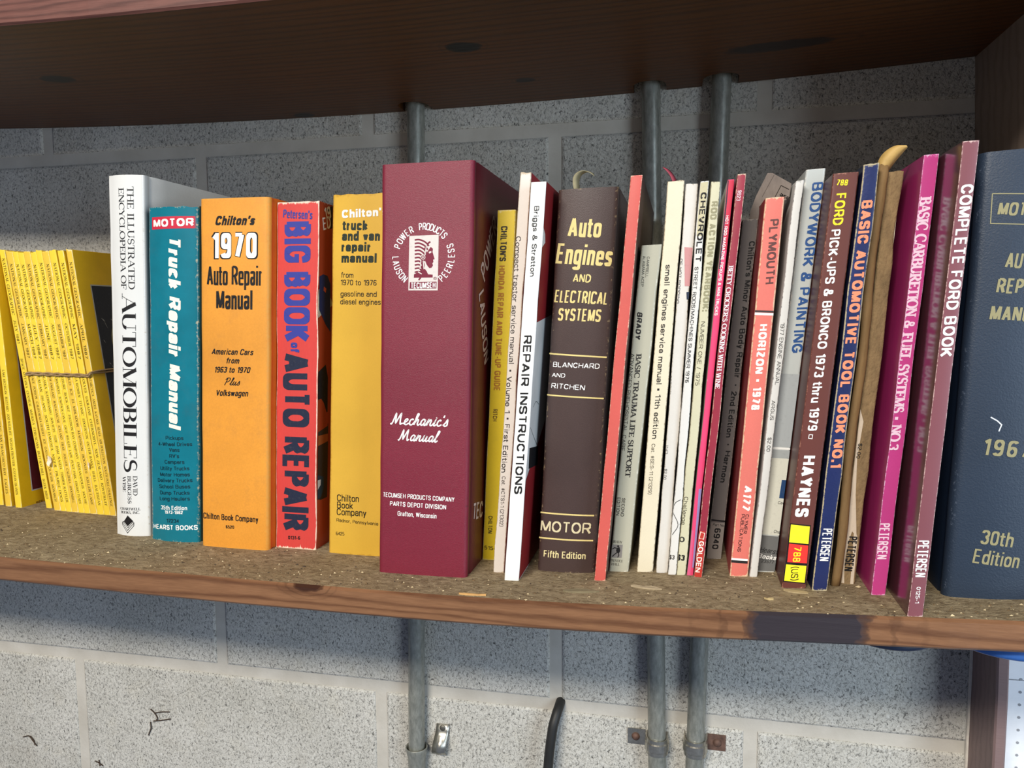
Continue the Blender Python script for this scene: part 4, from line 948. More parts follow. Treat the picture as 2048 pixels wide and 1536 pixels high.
b.poly([c6_(418, 520), c6_(495, 500), c6_(494, 560), c6_(416, 600)], (170, 92, 44), lift=.0002, **RT)
b.done()

GR = (34, 44, 32)
b = Book('book', 'mustard-yellow truck and van repair manual half hidden by the maroon binder', ((666, 390), (771, 386), (762, 1114), (653, 1103)),
         (cover((216, 170, 62), .3, .08, 14, .04, 800, (196, 150, 50), .5, coat=.2), cover((216, 168, 50), .4), cover((216, 168, 50), .4)), hard=True, bulge=.0012, rad=.0035, arch=.0012, wfix=.056, xoff=.0049)
b.T("Chilton's", c5_(623, 236), c5_(990, 214), 16.5, WHITE, .05); b.T('truck', c5_(630, 326), c5_(830, 326), 19, GR, .05); b.T('and van', c5_(625, 412), c5_(930, 411), 19, GR, .05)
b.T('repair', c5_(620, 500), c5_(855, 500), 18.5, GR, .05); b.T('manual', c5_(620, 590), c5_(902, 590), 18.5, GR, .05)
for t, x0, x1, y, f in (('from', 617, 715, 726, c5_), ('1970 to 1976', 612, 902, 787, c5_), ('gasoline and', 612, 903, 879, c5_), ('diesel engines', 610, 936, 943, c5_)): b.T(t, f(x0, y), f(x1, y+4), 10.8, (40, 34, 20))
for t, x0, x1, y, dy, cp in (('Chilton', 568, 740, 1006, 8, 14), ('Book', 568, 692, 1062, 7, 13.5), ('Company', 566, 798, 1115, 12, 14), ('Radnor, Pennsylvania', 565, 892, 1180, 32, 7), ('6425', 560, 625, 1287, 4, 7)): b.T(t, c6_(x0, y), c6_(x1, y+dy), cp, (40, 34, 20))
b.done()

# ------------------------------------------------------------------ maroon binder
MR = (118, 30, 52)
b = Book('binder', 'thick maroon binder titled Mechanic\'s Manual with a white profile emblem', ((766, 330), (945, 318), (935, 1160), (752, 1140)),
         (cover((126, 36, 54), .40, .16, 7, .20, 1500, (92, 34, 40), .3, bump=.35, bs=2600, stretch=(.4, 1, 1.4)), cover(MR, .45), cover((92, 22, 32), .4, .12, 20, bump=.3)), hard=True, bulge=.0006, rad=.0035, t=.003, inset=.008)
cc = c7_(372, 742); rr = 205*.2865
for t, a0, a1, inw in (('POWER', 159, 116, False), ('PRODUCTS', 96, 42, False), ('LAUSON', 182, 229, True), ('PEERLESS', 311, 379, True)): b.arc(t, cc, rr, a0, a1, 14.5, WHITE, inw, .03, .62)
b.poly([c7_(275, 600), c7_(480, 592), c7_(473, 980), c7_(268, 980)], (214, 204, 196), part='emblem'); b.poly([c7_(279, 923), c7_(465, 919), c7_(463, 966), c7_(276, 968)], MR, lift=.0002, part='emblem')
b.T('TECUMSEH', c7_(286, 946), c7_(458, 943), 11.5, WHITE, .05, lift=.0003); b.T('®', c7_(444, 896), c7_(466, 896), 6, MR, lift=.0003)
EM = dict(lift=.0002, part='emblem')
b.poly([c7_(*p) for p in ((408, 700), (425, 676), (440, 690), (437, 712), (444, 735), (452, 762), (441, 766), (443, 782), (436, 790), (440, 806), (430, 822), (414, 824), (404, 812), (396, 800), (384, 770), (390, 728))], MR, **EM)
b.poly([c7_(*p) for p in ((306, 892), (308, 868), (345, 846), (384, 830), (396, 846), (406, 868), (438, 870), (438, 890))], MR, **EM)
for i in range(10):
    y0 = 628+i*25; b.line([c7_(313, y0), c7_(345, y0-2), c7_(385-i*3, y0+14+i*1.5), c7_(412-i*8, y0+42+i*1.5)], 3.2, MR, smooth=True, **EM)
b.line([c7_(378, 700), c7_(404, 655), c7_(422, 640)], 3.4, MR, smooth=True, **EM); b.line([c7_(362, 770), c7_(376, 800), c7_(372, 836)], 4, MR, smooth=True, **EM)
b.poly([c7_(*p) for p in ((410, 712), (428, 704), (430, 716), (414, 724))], (214, 204, 196), lift=.0003, part='emblem'); b.line([c7_(396, 660), c7_(384, 735)], 2, (214, 204, 196), lift=.0003, part='emblem')
for r_, c in ((17, (214, 204, 196)), (12, MR), (6, (214, 204, 196))): b.poly([c7_(371+r_*math.cos(a), 748+r_*math.sin(a)) for a in (6.283*k/12 for k in range(12))], c, lift=.0003+.00006*(17-r_)/5, part='emblem')
b.line([c7_(356, 775), c7_(350, 830)], 2, (214, 204, 196), lift=.0003, part='emblem'); b.line([c7_(372, 772), c7_(378, 832)], 2, (214, 204, 196), lift=.0003, part='emblem')
b.line([c7_(335, 850), c7_(362, 866)], 2, (214, 204, 196), lift=.0003, part='emblem')
b.T("Mechanic's", c8_(142, 338), c8_(557, 356), 22, WHITE, font='script', shear=.22, thick=.13); b.T('Manual', c8_(195, 452), c8_(490, 468), 21, WHITE, font='script', shear=.22, thick=.13)
b.T('TECUMSEH PRODUCTS COMPANY', c8_(92, 868), c8_(590, 905), 9.6, WHITE, .03); b.T('PARTS DEPOT DIVISION', c8_(140, 930), c8_(532, 958), 9.6, WHITE, .03); b.T('Grafton, Wisconsin', c8_(193, 1000), c8_(465, 1020), 9.6, WHITE, .03)
b.T('POWER', c7_(785, 880), c7_(875, 500), 10, (196, 176, 170), .012, face='right', capmm=17); b.T('LAUSON', c7_(776, 985), c7_(812, 1480), 10, (196, 176, 170), .012, face='right', capmm=15)
b.T('TEC', c8_(718, 992), c8_(785, 968), 10, (206, 190, 184), .03, face='right', capmm=13)
b.done()

# ------------------------------------------------------------------ thin manuals between the binder and the dark brown book
b = Book('book', "olive-yellow slim honda repair and tune-up guide beside the maroon binder", ((991, 420), (1029, 420), (997, 1122), (960, 1117)),
         (cover((206, 178, 36), .4, .08, 30, .05, 800, (214, 196, 130), .55, dirt=.12), cover((190, 160, 36), .4), cover((190, 160, 36), .4)), bulge=.0006, rad=.0012, wfix=.0144, xoff=.0013)
b.T("CHILTON'S", d1(178, 447), d1(165, 702), 13.5, (40, 34, 20), .05); b.T('HONDA REPAIR AND TUNE-UP GUIDE', d1(161, 735), d2(117, 145), 13, (160, 106, 30), .05); b.T('RITCH', d2(107, 272), d2(104, 357), 9, (92, 66, 24), .03); b.T('CHILTON', d2(74, 1018), d2(70, 1140), 8.6, (60, 50, 24), .03); b.T('5154', d2(30, 1238), d2(118, 1246), 7.6, (60, 50, 24), .012)
b.done()
OFFW = cover((226, 216, 204), .45, .05, 25, .03, 900, (188, 168, 140), .55, dirt=.15)
b = Book('book', 'cream slim compact tractor service manual beside the white repair instructions', ((1040, 346), (1063, 346), (1008, 1147), (986, 1143)), (OFFW, OFFW, cover((156, 40, 50), .4)), bulge=.0005, rad=.0009, wfix=.0084, wob=.0005, arch=.002)
b.T('Compact tractor service manual', d1(281, 522), d1(229, 1455), 10.6, (50, 42, 40)); b.T('•', d1(224, 1492), d1(223, 1515), 9, (50, 42, 40)); b.T('Volume 1', d2(206, 45), d2(191, 300), 10.4, (50, 42, 40), .012); b.T('•', d2(195, 328), d2(194, 350), 9, (50, 42, 40)); b.T('First Edition', d2(190, 378), d2(166, 715), 10.4, (50, 42, 40), .012); b.T('Cat. #CTS1-1 (21302)', d2(166, 742), d2(148, 1092), 7.6, (70, 60, 56))
b.done()
b = Book('book', 'white slim briggs and stratton repair instructions with a red and white cover', ((1064, 364), (1091, 364), (1038, 1162), (1008, 1160)), (cover((238, 236, 230), .35, .02, 25, .015, 900, (200, 190, 176), .3), cover((150, 30, 40), .4), cover((226, 226, 220), .35)), bulge=.0001, rad=.0006, wfix=.0108)
b.T('Briggs & Stratton', d1(416, 300), d1(383, 815), 9.8, BLACK, .012); b.T('REPAIR INSTRUCTIONS', d1(350, 1246), d2(265, 865), 16.4, BLACK, .03)
b.polymm([(.0005, b.h), (b.d*.6, b.h), (b.d*.6, b.h*.70), (.0005, b.h*.66)], (140, 30, 34), 'right'); b.polymm([(.0005, .001), (b.d*.6, .001), (b.d*.6, b.h*.5), (.0005, .075)], (140, 30, 34), 'right')
b.poly([d2(345, 545), d2(405, 530), d2(400, 660), d2(340, 690)], (22, 22, 24), 'right', .0002); b.line([d2(350, 400), d2(375, 470), d2(395, 520)], 1.2, BLACK, 'right', smooth=True); b.line([d2(370, 260), d2(390, 220), d2(410, 240)], 1.2, BLACK, 'right', smooth=True)
b.done()

GOLD = (222, 200, 130)
b = Book('book', 'dark brown hardback titled Auto Engines and Electrical Systems in gold', ((1112, 376), (1243, 378), (1190, 1146), (1072, 1140)),
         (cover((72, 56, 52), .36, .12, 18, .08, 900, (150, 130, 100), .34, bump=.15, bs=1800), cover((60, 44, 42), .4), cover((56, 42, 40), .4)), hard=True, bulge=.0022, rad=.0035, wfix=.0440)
b.T('Auto', d1(648, 455), d1(890, 458), 39, GOLD, .05); b.T('Engines', d1(562, 646), d1(968, 668), 40, GOLD, .05); b.T('AND', d1(682, 825), d1(812, 831), 16.5, GOLD, .03); b.T('ELECTRICAL', d1(548, 958), d1(938, 976), 25, GOLD, .05); b.T('SYSTEMS', d1(573, 1092), d1(885, 1102), 25, GOLD, .05)
for a, c, t in ((d1(490, 1378), d1(927, 1406), 3.0), (d2(446, 172), d2(864, 199), 2.8), (d2(412, 992), d2(797, 1016), 3), (d2(398, 1167), d2(790, 1191), 3)): b.line([a, c], t, GOLD)
b.T('BLANCHARD', d1(535, 1457), d1(876, 1472), 10.4, WHITE, .012); b.T('AND', d2(503, 33), d2(595, 39), 8.6, WHITE, .012); b.T('RITCHEN', d2(499, 108), d2(733, 124), 10.4, WHITE, .012); b.T('MOTOR', d2(425, 1084), d2(775, 1106), 22.5, (214, 200, 160), .012); b.T('Fifth Edition', d2(445, 1280), d2(738, 1296), 14, (222, 206, 150), .03)
auto = b.done()

b = Book('book', 'thin coral-red untitled book with a white side beside the dark brown hardback', ((1262, 352), (1284, 352), (1211, 1162), (1188, 1160)), (cover((206, 92, 82), .4, .08, 25, .04, 800, (240, 200, 170), .45), cover((226, 222, 226), .35, .02), cover((74, 50, 46), .4)), bulge=.0003, rad=.0008, wfix=.0082)
b.polymm([(-.05, .004), (-.0005, .001), (-.0005, .022), (-.05, .022)], (146, 36, 48), 'left')
redb = b.done()

GG = (178, 174, 154)
b = Book('book', 'short grey-green basic trauma life support paperback', ((1277, 492), (1322, 490), (1252, 1144), (1215, 1142)), (cover(GG, .38, .04, 20, .03, 800, (214, 208, 190), .4), cover(GG, .38), cover((150, 148, 130), .4)), bulge=.0003, rad=.0016, wfix=.0145, xoff=.0013)
b.T('CAMPBELL', d3(244, 670), d3(232, 822), 5.4, (70, 68, 62)); b.T('ALABAMA ACEP', d3(214, 665), d3(199, 888), 5.4, (70, 68, 62)); b.T('BRADY', d3(183, 1075), d3(165, 1280), 10.4, BLACK, .05, shear=.22)
b.T('BASIC TRAUMA LIFE SUPPORT', d3(176, 1380), d4(228, 748), 10, (40, 38, 36), **S, thick=.2, thin=.09); b.T('ADVANCED PREHOSPITAL CARE', d3(130, 1378), d4(194, 565), 7.4, (50, 48, 44)); b.T('SECOND', d4(201, 895), d4(190, 1022), 6.4, (60, 58, 52), .012); b.T('EDITION', d4(168, 890), d4(158, 1015), 6.4, (60, 58, 52), .012)
b.T('BRADY', d4(118, 1196), d4(192, 1203), 5, (70, 68, 62), **S); b.poly([d4(121, 1218), d4(194, 1220), d4(186, 1311), d4(112, 1309)], (132, 126, 120)); b.T('PRENTICE', d4(106, 1327), d4(194, 1335), 4.8, (70, 68, 62), **S); b.T('HALL', d4(116, 1353), d4(172, 1358), 5, (70, 68, 62), **S)
RN = dict(part='runner_emblem', lift=.0003)
b.poly([d4(p[0]+7, p[1]) for p in ((150, 1240), (165, 1236), (170, 1262), (160, 1280), (146, 1276), (140, 1258))], BLACK, **RN); b.poly([d4(162+7*math.cos(a), 1230+7*math.sin(a)) for a in (6.28*k/10 for k in range(10))], BLACK, **RN)
for pl in ([(148, 1245), (130, 1240), (115, 1250)], [(150, 1272), (132, 1285), (114, 1302)], [(156, 1276), (160, 1292), (152, 1308)]): b.line([d4(p[0]+7, p[1]) for p in pl], 1.7, BLACK, **RN)
b.done()

# ------------------------------------------------------------------ run of thin cream magazines
CR = cover((224, 212, 184), .42, .06, 22, .04, 900, (150, 132, 104), .45, dirt=.12); CR2 = cover((214, 208, 198), .38, .06, 22, .04, 900, (150, 140, 120), .45, dirt=.15); CR3 = cover((206, 200, 168), .42, .08, 22, .04, 900, (120, 108, 80), .45, dirt=.2); CR4 = cover((220, 216, 208), .35, .05, 22, .03, 900, (90, 90, 90), .4, dirt=.15)
b = Book('book', 'cream small engines service manual with plain black lettering', ((1338, 364), (1367, 362), (1308, 1145), (1271, 1143)), (CR, CR, CR), bulge=.0005, rad=.001, wfix=.0120, arch=.001)
b.T('small engines service manual • 11th edition', d3(391, 730), d4(417, 480), 10.6, (40, 36, 32), .012); b.T('Cat. #SES-11 (21329)', d4(409, 515), d4(382, 868), 7, (80, 72, 62)); smallb = b.done()
b = Book('magazine', 'pale grey hot rodding annual with a pink sticker on its spine', ((1370, 368), (1398, 370), (1334, 1146), (1313, 1145)), (CR2, CR2, CR2), bulge=.0005, rad=.0009, wfix=.0084, cat='magazine', wob=.0006, arch=.002)
b.poly([d3(508, 600), d3(578, 606), d3(548, 886), d3(510, 886)], (196, 138, 136)); b.poly([d3(522, 930), d3(548, 926), d3(544, 978), d3(524, 985)], (40, 50, 70))
b.T('OF HOT RODDING', d3(484, 685), d3(457, 1015), 5.8, (50, 46, 50), .012); b.T('ARGUS SPECIAL', d3(413, 1395), d4(519, 182), 5.6, (60, 56, 56)); b.T('IND', d4(503, 525), d4(499, 585), 5, (60, 56, 56)); b.T('$2.00', d4(494, 690), d4(487, 765), 5.4, (60, 56, 56)); b.done()
b = Book('magazine', 'white street rods magazine with bold Chevrolet heading on its spine', ((1401, 364), (1417, 363), (1352, 1150), (1336, 1148)), (CR4, CR4, CR4), bulge=.0004, rad=.0008, wfix=.0059, cat='magazine', wob=.0006)
b.poly([d3(626, 130), d3(682, 122), d3(645, 520), d3(596, 520)], (196, 186, 150))
b.T('CHEVROLET', d3(650, 200), d3(606, 710), 11.6, BLACK, .05); b.T('STREET RODS/MACHINES SUMMER 1976', d3(597, 745), d4(641, 88), 7.2, (50, 48, 46), .012); b.T('$3', d4(518, 1306), d4(555, 1308), 8.6, (60, 56, 54), .03); b.line([d4(600, 905), d4(560, 930), d4(545, 990), d4(580, 1080), d4(540, 1150)], 1.2, (60, 60, 60), smooth=True); b.done()
b = Book('magazine', 'cream rod action yearbook with grey outlined heading', ((1421, 364), (1443, 366), (1371, 1150), (1353, 1150)), (CR3, CR3, CR3), bulge=.0004, rad=.0008, wfix=.0064, cat='magazine', wob=.0005, arch=.001)
b.T('ROD ACTION YEARBOOK:', d3(730, 265), d3(660, 1070), 12.6, (150, 144, 112), .05); b.T('NUMBER ONE / 1975', d3(645, 1145), d4(713, 108), 7.8, (80, 74, 58)); b.T('Challenge', d4(637, 885), d4(617, 1080), 8, (60, 54, 44)); b.T('$3', d4(573, 1308), d4(626, 1312), 11.5, BLACK, .05)
b.poly([d4(607+20*math.cos(a), 1183+20*math.sin(a)) for a in (6.28*k/14 for k in range(14))], (50, 48, 44)); b.poly([d4(607+9*math.cos(a), 1183+12*math.sin(a)) for a in (6.28*k/10 for k in range(10))], (200, 194, 164), lift=.0002); b.done()
PK = cover((232, 74, 118), .35, .08, 30, .03, 900, (240, 200, 210), .3)
b = Book('magazine', 'thin hot pink pickups and mini-trucks magazine', ((1456, 361), (1468, 361), (1387, 1151), (1373, 1150)), (PK, CR4, cover((60, 40, 60), .4)), bulge=.0003, rad=.0007, wfix=.0045, cat='magazine')
b.poly([d3(812, 112), d3(835, 112), d3(768, 760), d3(752, 760)], (40, 34, 48)); b.poly([d3(832, 112), d3(872, 112), d3(830, 620), d3(790, 620)], (204, 52, 76), lift=.00014); b.T('HOT ROD MAGAZINE PICKUPS & MINI-TRUCKS', d3(822, 370), d3(738, 1100), 6, WHITE, .03, lift=.0003)
b.poly([d4(664, 1120), d4(690, 1120), d4(665, 1440), d4(636, 1440)], (214, 92, 130)); b.line([d4(735, 830), d4(720, 1020), d4(688, 1380)], 5.5, (150, 140, 190)); b.done()
BT = cover((150, 46, 62), .4, .1, 30, .05, 900, (226, 200, 170), .5)
b = Book('book', "thin wine-red Betty Crocker cooking with wine book", ((1474, 350), (1494, 350), (1404, 1155), (1388, 1153)), (BT, BT, cover((70, 26, 36), .4)), bulge=.0003, rad=.0007, wfix=.0056)
b.T('9923', d3(913, 185), d3(901, 262), 7.4, (230, 200, 206), .012); b.T("BETTY CROCKER'S COOKING WITH WINE", d3(850, 735), d4(853, 130), 8.6, (240, 226, 226), **S, thick=.22, thin=.09)
b.poly([d4(727, 1122), d4(768, 1126), d4(744, 1448), d4(688, 1440)], (184, 52, 40)); b.T('GOLDEN', d4(745, 1195), d4(716, 1412), 10, (244, 226, 214), .03, lift=.0003); b.line([d4(728, 1175), d4(738, 1130), d4(766, 1140), d4(758, 1182), d4(728, 1175)], 1.4, (240, 220, 200)); betty = b.done()

# ------------------------------------------------------------------ repair books towards the right
GY = cover((112, 106, 102), .4, .06, 20, .05, 800, (176, 168, 156), .5)
b = Book('book', "grey Chilton's minor auto body repair paperback set back on the shelf", ((1491, 440), (1525, 440), (1444, 1120), (1413, 1115)), (GY, GY, GY), bulge=.0004, rad=.001, wfix=.0112, xoff=-.0004, kfix=.0855)
b.poly([d4(812, 1062), d4(922, 1072), d4(902, 1318), d4(778, 1312)], (146, 138, 130), lift=.00006)
b.T("Chilton's Minor Auto Body Repair", d3(1003, 557), d4(992, 55), 11.4, BLACK, .03); b.T('■', d4(984, 98), d4(983, 112), 7, BLACK); b.T('2nd Edition', d4(972, 150), d4(934, 470), 10.6, BLACK, .03); b.T('■', d4(931, 512), d4(930, 528), 7, BLACK); b.T('Harmon', d4(930, 565), d4(893, 785), 10.8, BLACK, .03)
b.line([d4(812, 1046), d4(922, 1058)], 3.2, BLACK); b.T('Part No.', d4(824, 1078), d4(906, 1086), 5.4, BLACK); b.T('6940', d4(858, 1105), d4(838, 1250), 12, BLACK, .03); minorb = b.done()
SM = cover((220, 116, 102), .4, .06, 20, .05, 800, (232, 196, 160), .55)
b = Book('book', 'salmon-red Plymouth Horizon 1978 repair manual', ((1531, 396), (1570, 397), (1496, 1155), (1459, 1150)), (SM, cover((164, 56, 60), .4), cover((120, 40, 44), .4)), bulge=.0004, rad=.0016, wfix=.0130)
b.T('PLYMOUTH', d5(240, 552), d5(205, 1005), 17.5, (96, 58, 54), .03); b.poly([d5(100, 1188), d5(238, 1192), d5(240, 1206), d5(98, 1202)], (60, 48, 46)); b.poly([d5(96, 1204), d5(240, 1209), d5(240, 1226), d5(94, 1221)], WHITE)
b.T('HORIZON • 1978', d5(166, 1285), d4(1118, 280), 16, (250, 226, 216), .05); b.T('A177', d4(1072, 806), d4(1052, 985), 15.5, (250, 230, 220), .05, shear=.2); b.T('CLYMER', d4(1064, 1008), d4(1047, 1142), 6.8, (60, 30, 30), .012); b.T('PUBLICATIONS', d4(1035, 1005), d4(1006, 1268), 6.6, (60, 30, 30), .012)
b.poly([d4(932, 1310), d4(1068, 1320), d4(1066, 1334), d4(930, 1324)], WHITE); b.poly([d4(930, 1324), d4(1066, 1334), d4(1065, 1352), d4(929, 1342)], (40, 34, 34)); plyb = b.done()
b = Book('magazine', 'slim off-white 1977 engine annual beside the salmon-red manual', ((1589, 362), (1613, 365), (1516, 1155), (1500, 1152)), (CR4, CR4, CR4), bulge=.0004, rad=.0008, wfix=.0054, xoff=-.0004, cat='magazine', wob=.0003, arch=.002)
b.T('1977 ENGINE ANNUAL', d5(299, 1275), d6(396, 95), 7.4, (60, 56, 54)); b.T('ARGUS', d6(375, 195), d6(362, 320), 7, (60, 56, 54)); b.T('$2.00', d6(350, 432), d6(340, 522), 7, (60, 56, 54)); engb = b.done()
b = Book('book', 'pale grey Bodywork and Painting book with blue lettering', ((1612, 338), (1658, 343), (1555, 1146), (1513, 1142)), (cover((192, 196, 192), .26, .05, 20, .02, 800, (230, 226, 216), .45, coat=.3), cover((190, 190, 184), .4), cover((190, 190, 184), .4)), hard=False, bulge=.0006, rad=.0016, wfix=.0129, xoff=-.0010)
b.T('BODYWORK & PAINTING', d5(545, 295), d5(395, 1485), 20.5, (40, 80, 138), .03); b.poly([d6(420, 22), d6(590, 30), d6(540, 500), d6(370, 490)], (168, 172, 172), lift=.00006); b.poly([d6(372, 492), d6(535, 502), d6(534, 514), d6(370, 506)], WHITE); b.poly([d6(370, 510), d6(532, 518), d6(525, 570), d6(365, 560)], (164, 168, 166), lift=.00006)
b.poly([d6(362, 562), d6(524, 572), d6(470, 1064), d6(296, 1050)], (214, 212, 196), lift=.00006); b.poly([d6(428, 703), d6(500, 708), d6(486, 828), d6(410, 820)], (34, 66, 108)); b.T('Cadet', d6(403, 848), d6(470, 853), 6, (60, 58, 54)); b.T('Champ', d6(377, 1032), d6(446, 1041), 6, (60, 58, 54)); b.poly([d6(296, 1056), d6(450, 1070), d6(415, 1292), d6(268, 1282)], (112, 112, 110), lift=.00006)
b.T('Hearst', d6(288, 1146), d6(406, 1165), 10.5, (40, 38, 38), 0, shear=.2); b.T('Books', d6(275, 1186), d6(396, 1203), 9.5, WHITE, .03, shear=.2); b.T('23577', d6(296, 1221), d6(376, 1229), 6.5, (40, 38, 38)); b.done()
YB = (248, 228, 40)
b = Book('book', 'brown Ford pick-ups and Bronco manual with yellow and red boxes at its foot', ((1668, 347), (1716, 349), (1613, 1180), (1561, 1172)), (cover((104, 58, 50), .36, .05, 20, .04, 800, (170, 120, 100), .4), cover((90, 48, 42), .4), cover((80, 44, 40), .4)), bulge=.0002, rad=.0012, wfix=.0158, xoff=.0002)
b.T('788', d5(674, 297), d5(753, 297), 11.6, YB, .03); b.T('FORD', d5(706, 372), d5(680, 596), 19.5, YB, .03); b.T('PICK-UPS & BRONCO 1973 thru 1979', d5(669, 625), d6(622, 388), 18, WHITE, .03)
b.line([d6(606, 413), d6(625, 415), d6(621, 440), d6(598, 437), d6(603, 412)], 1.3, WHITE); b.T('HAYNES', d6(606, 548), d6(552, 940), 25.5, WHITE, .05)
b.poly([d6(476, 980), d6(614, 994), d6(580, 1368), d6(434, 1354)], (20, 16, 16), lift=.0001); b.poly([d6(486, 988), d6(607, 1001), d6(598, 1113), d6(474, 1102)], YB, lift=.0002); b.poly([d6(474, 1110), d6(597, 1123), d6(588, 1237), d6(462, 1229)], (226, 54, 46), lift=.0002); b.poly([d6(455, 1243), d6(585, 1253), d6(573, 1361), d6(442, 1348)], YB, lift=.0002)
b.T('788', d6(530, 1130), d6(520, 1228), 14, YB, .012, lift=.0003); b.T('(US)', d6(511, 1258), d6(508, 1346), 14, (60, 52, 16), 0, lift=.0003); fordb = b.done()
NVY = cover((36, 46, 92), .3, .15, 40, .05, 800, (190, 176, 140), .62, bump=.2, bs=500, coat=.2)
b = Book('book', 'scuffed navy automotive tool book with salmon lettering', ((1731, 330), (1757, 330), (1656, 1183), (1622, 1180)), (NVY, cover((22, 28, 54), .4), cover((60, 56, 60), .5)), bulge=.0006, rad=.0012, wfix=.0100, wob=.0005, arch=.002)
b.T('BASIC AUTOMOTIVE TOOL BOOK NO.1', d5(890, 420), d6(772, 625), 20, (234, 146, 108), .05); b.T('PETERSEN', d6(722, 1015), d6(697, 1222), 18, WHITE, .05); toolb = b.done()

# coverless book with torn spine: glue, paper shreds, loose brown strip
TORN = plain('torn_spine_paper', (136, 112, 78), .95, 0, .3, 90, .9, 420, (1, 1, .5), .0016)
b = Book('book', 'coverless brown book with a torn shredded spine', ((1772, 345), (1808, 345), (1710, 1170), (1681, 1165)), (TORN, plain('torn_side', (142, 118, 84), .95), plain('torn_side', (142, 118, 84), .95)), bulge=.0008, rad=.0014, wfix=.0098, wob=.0012, arch=.003)
b.poly([d6(925, 250), d6(950, 330), d6(910, 560), d6(900, 800), d6(905, 1050), d6(912, 1075), d6(885, 1370), d6(808, 1362), d6(850, 1000), d6(880, 700)], (206, 190, 168)); b.T('PETERSEN', d6(884, 1065), d6(852, 1286), 16.5, BLACK, .05, lift=.0003); b.T('$2.00', d6(930, 470), d6(915, 565), 7, BLACK, .012, lift=.0003)
torn = b.done()
g = MB(); n = 40
strip = empty('loose_spine_strip', (torn.X-.009, torn.Y-.004, torn.z))
TAN = plain('brown_backing_paper', (126, 98, 60), .8, 0, .25, 60, .6, 300, (1, 1, .3), .001)
pts = []
for i in range(n+1):
    f = i/n; z = f*.286; pts.append((torn.k*z*1.02+.0008*math.sin(f*14), -.0005*math.sin(f*9), z))
for i, p in enumerate(pts):
    wd = .0032+.0006*noise.noise((i*.4, 3, 1))
    for k in range(7):
        a = math.pi*k/6; g.v.append(Vector((p[0]-wd*math.cos(a), p[1]-wd*.8*math.sin(a)+(.0 if i < n else .004), p[2])))
for i in range(n):
    for k in range(6): a = i*7+k; g.f.append([a, a+1, a+8, a+7]); g.m.append(0)
o = g.build('strip', TAN, strip, True); md = o.modifiers.new('t', 'SOLIDIFY'); md.thickness = .0008
# curled flap at its top
g = MB(); zt = pts[-1][2]; xt = pts[-1][0]
flap = [(-.001, .001, -.006), (.001, .001, .001), (.0045, 0, .0065), (.009, -.002, .0105), (.0125, -.004, .0115)]
for i, p in enumerate(crom([(xt+a-.001, b_, zt-.003+c) for a, b_, c in flap], 6)):
    wd = .0050*math.sin(math.pi*(.22+.70*i/24)); g.v += [p+Vector((-.75*wd, .3*wd, .6*wd)), p+Vector((0, -.0012, 0)), p+Vector((.75*wd, .3*wd, -.6*wd))]
for i in range(len(g.v)//3-1):
    for k in (0, 1): a = i*3+k; g.f.append([a, a+1, a+4, a+3]); g.m.append(0)
o = g.build('curled_flap', plain('glue_paper', (196, 160, 92), .6, 0, .2, 80), strip, True); md = o.modifiers.new('t', 'SOLIDIFY'); md.thickness = .0009
tag(strip, 'loose brown backing-paper strip with a curled tan top beside the navy tool book', 'paper strip')

b = Book('book', 'magenta carburetion and fuel systems book with pale slab lettering', ((1847, 310), (1880, 312), (1769, 1190), (1744, 1190)), (cover((196, 66, 134), .3, .06, 25, .03, 800, (232, 190, 214), .5, coat=.2), cover((166, 44, 104), .3, .05, coat=.2), cover((150, 40, 96), .4)), bulge=.0002, rad=.0007, wfix=.0086)
b.T('BASIC CARBURETION & FUEL SYSTEMS • NO.3', d7(477, 385), d8(325, 430), 19.5, (240, 206, 224), **S, thick=.26, thin=.12); b.T('PETERSEN', d8(276, 880), d8(256, 1100), 19, (244, 214, 230), .05); b.done()
b = Book('book', 'plum-brown complete Ford book nearest the shelf edge', ((1926, 284), (1960, 283), (1845, 1234), (1815, 1232)), (cover((128, 76, 82), .34, .05, 25, .03, 800, (214, 184, 176), .5), cover((82, 46, 52), .18, .06, coat=.5), cover((82, 46, 52), .3)), bulge=.0002, rad=.0007, wfix=.0088)
b.T('COMPLETE FORD BOOK', d7(738, 310), d7(600, 1390), 22.5, WHITE, .03); b.T('PETERSEN', d8(515, 985), d8(492, 1210), 20, WHITE, .05); b.T('0125-1', d8(483, 1270), d8(472, 1370), 7.6, WHITE, .012); b.done()
GD = (150, 142, 104)
b = Book('book', 'navy clothbound auto repair manual thirtieth edition with dull gold lettering', ((1978, 299), (2150, 297), (2072, 1206), (1886, 1184)), (cover((38, 50, 66), .45, .10, 14, .08, 900, (90, 100, 116), .3, bump=.35, bs=900), cover((20, 34, 52), .45, bump=.3), cover((24, 40, 60), .45)), hard=True, bulge=.003, rad=.006, wfix=.055, cat='book')
b.T('MOTOR', d7(930, 462), d7(1225, 470), 26, GD, .05); b.line([d7(892, 368), d7(1260, 372)], 1.8, GD); b.line([d7(880, 555), d7(1250, 566)], 1.8, GD); b.line([d7(892, 368), d7(880, 556)], 1.8, GD)
b.T('AUTO', d7(978, 784), d7(1190, 792), 31, GD, .05); b.T('REPAIR', d7(922, 944), d7(1235, 955), 30, GD, .05); b.T('MANUAL', d7(880, 1114), d7(1250, 1130), 30, GD, .05)
b.line([d8(925, 228), d8(965, 250), d8(992, 275), d8(975, 315)], 2.4, (216, 220, 224), part='white_scuff'); b.T('1967', d8(880, 408), d8(1172, 432), 33, GD, .03, track=.12); b.T('30th', d8(868, 962), d8(1066, 984), 29, GD, .03); b.T('Edition', d8(820, 1078), d8(1102, 1112), 29, GD, .03)
b.done()

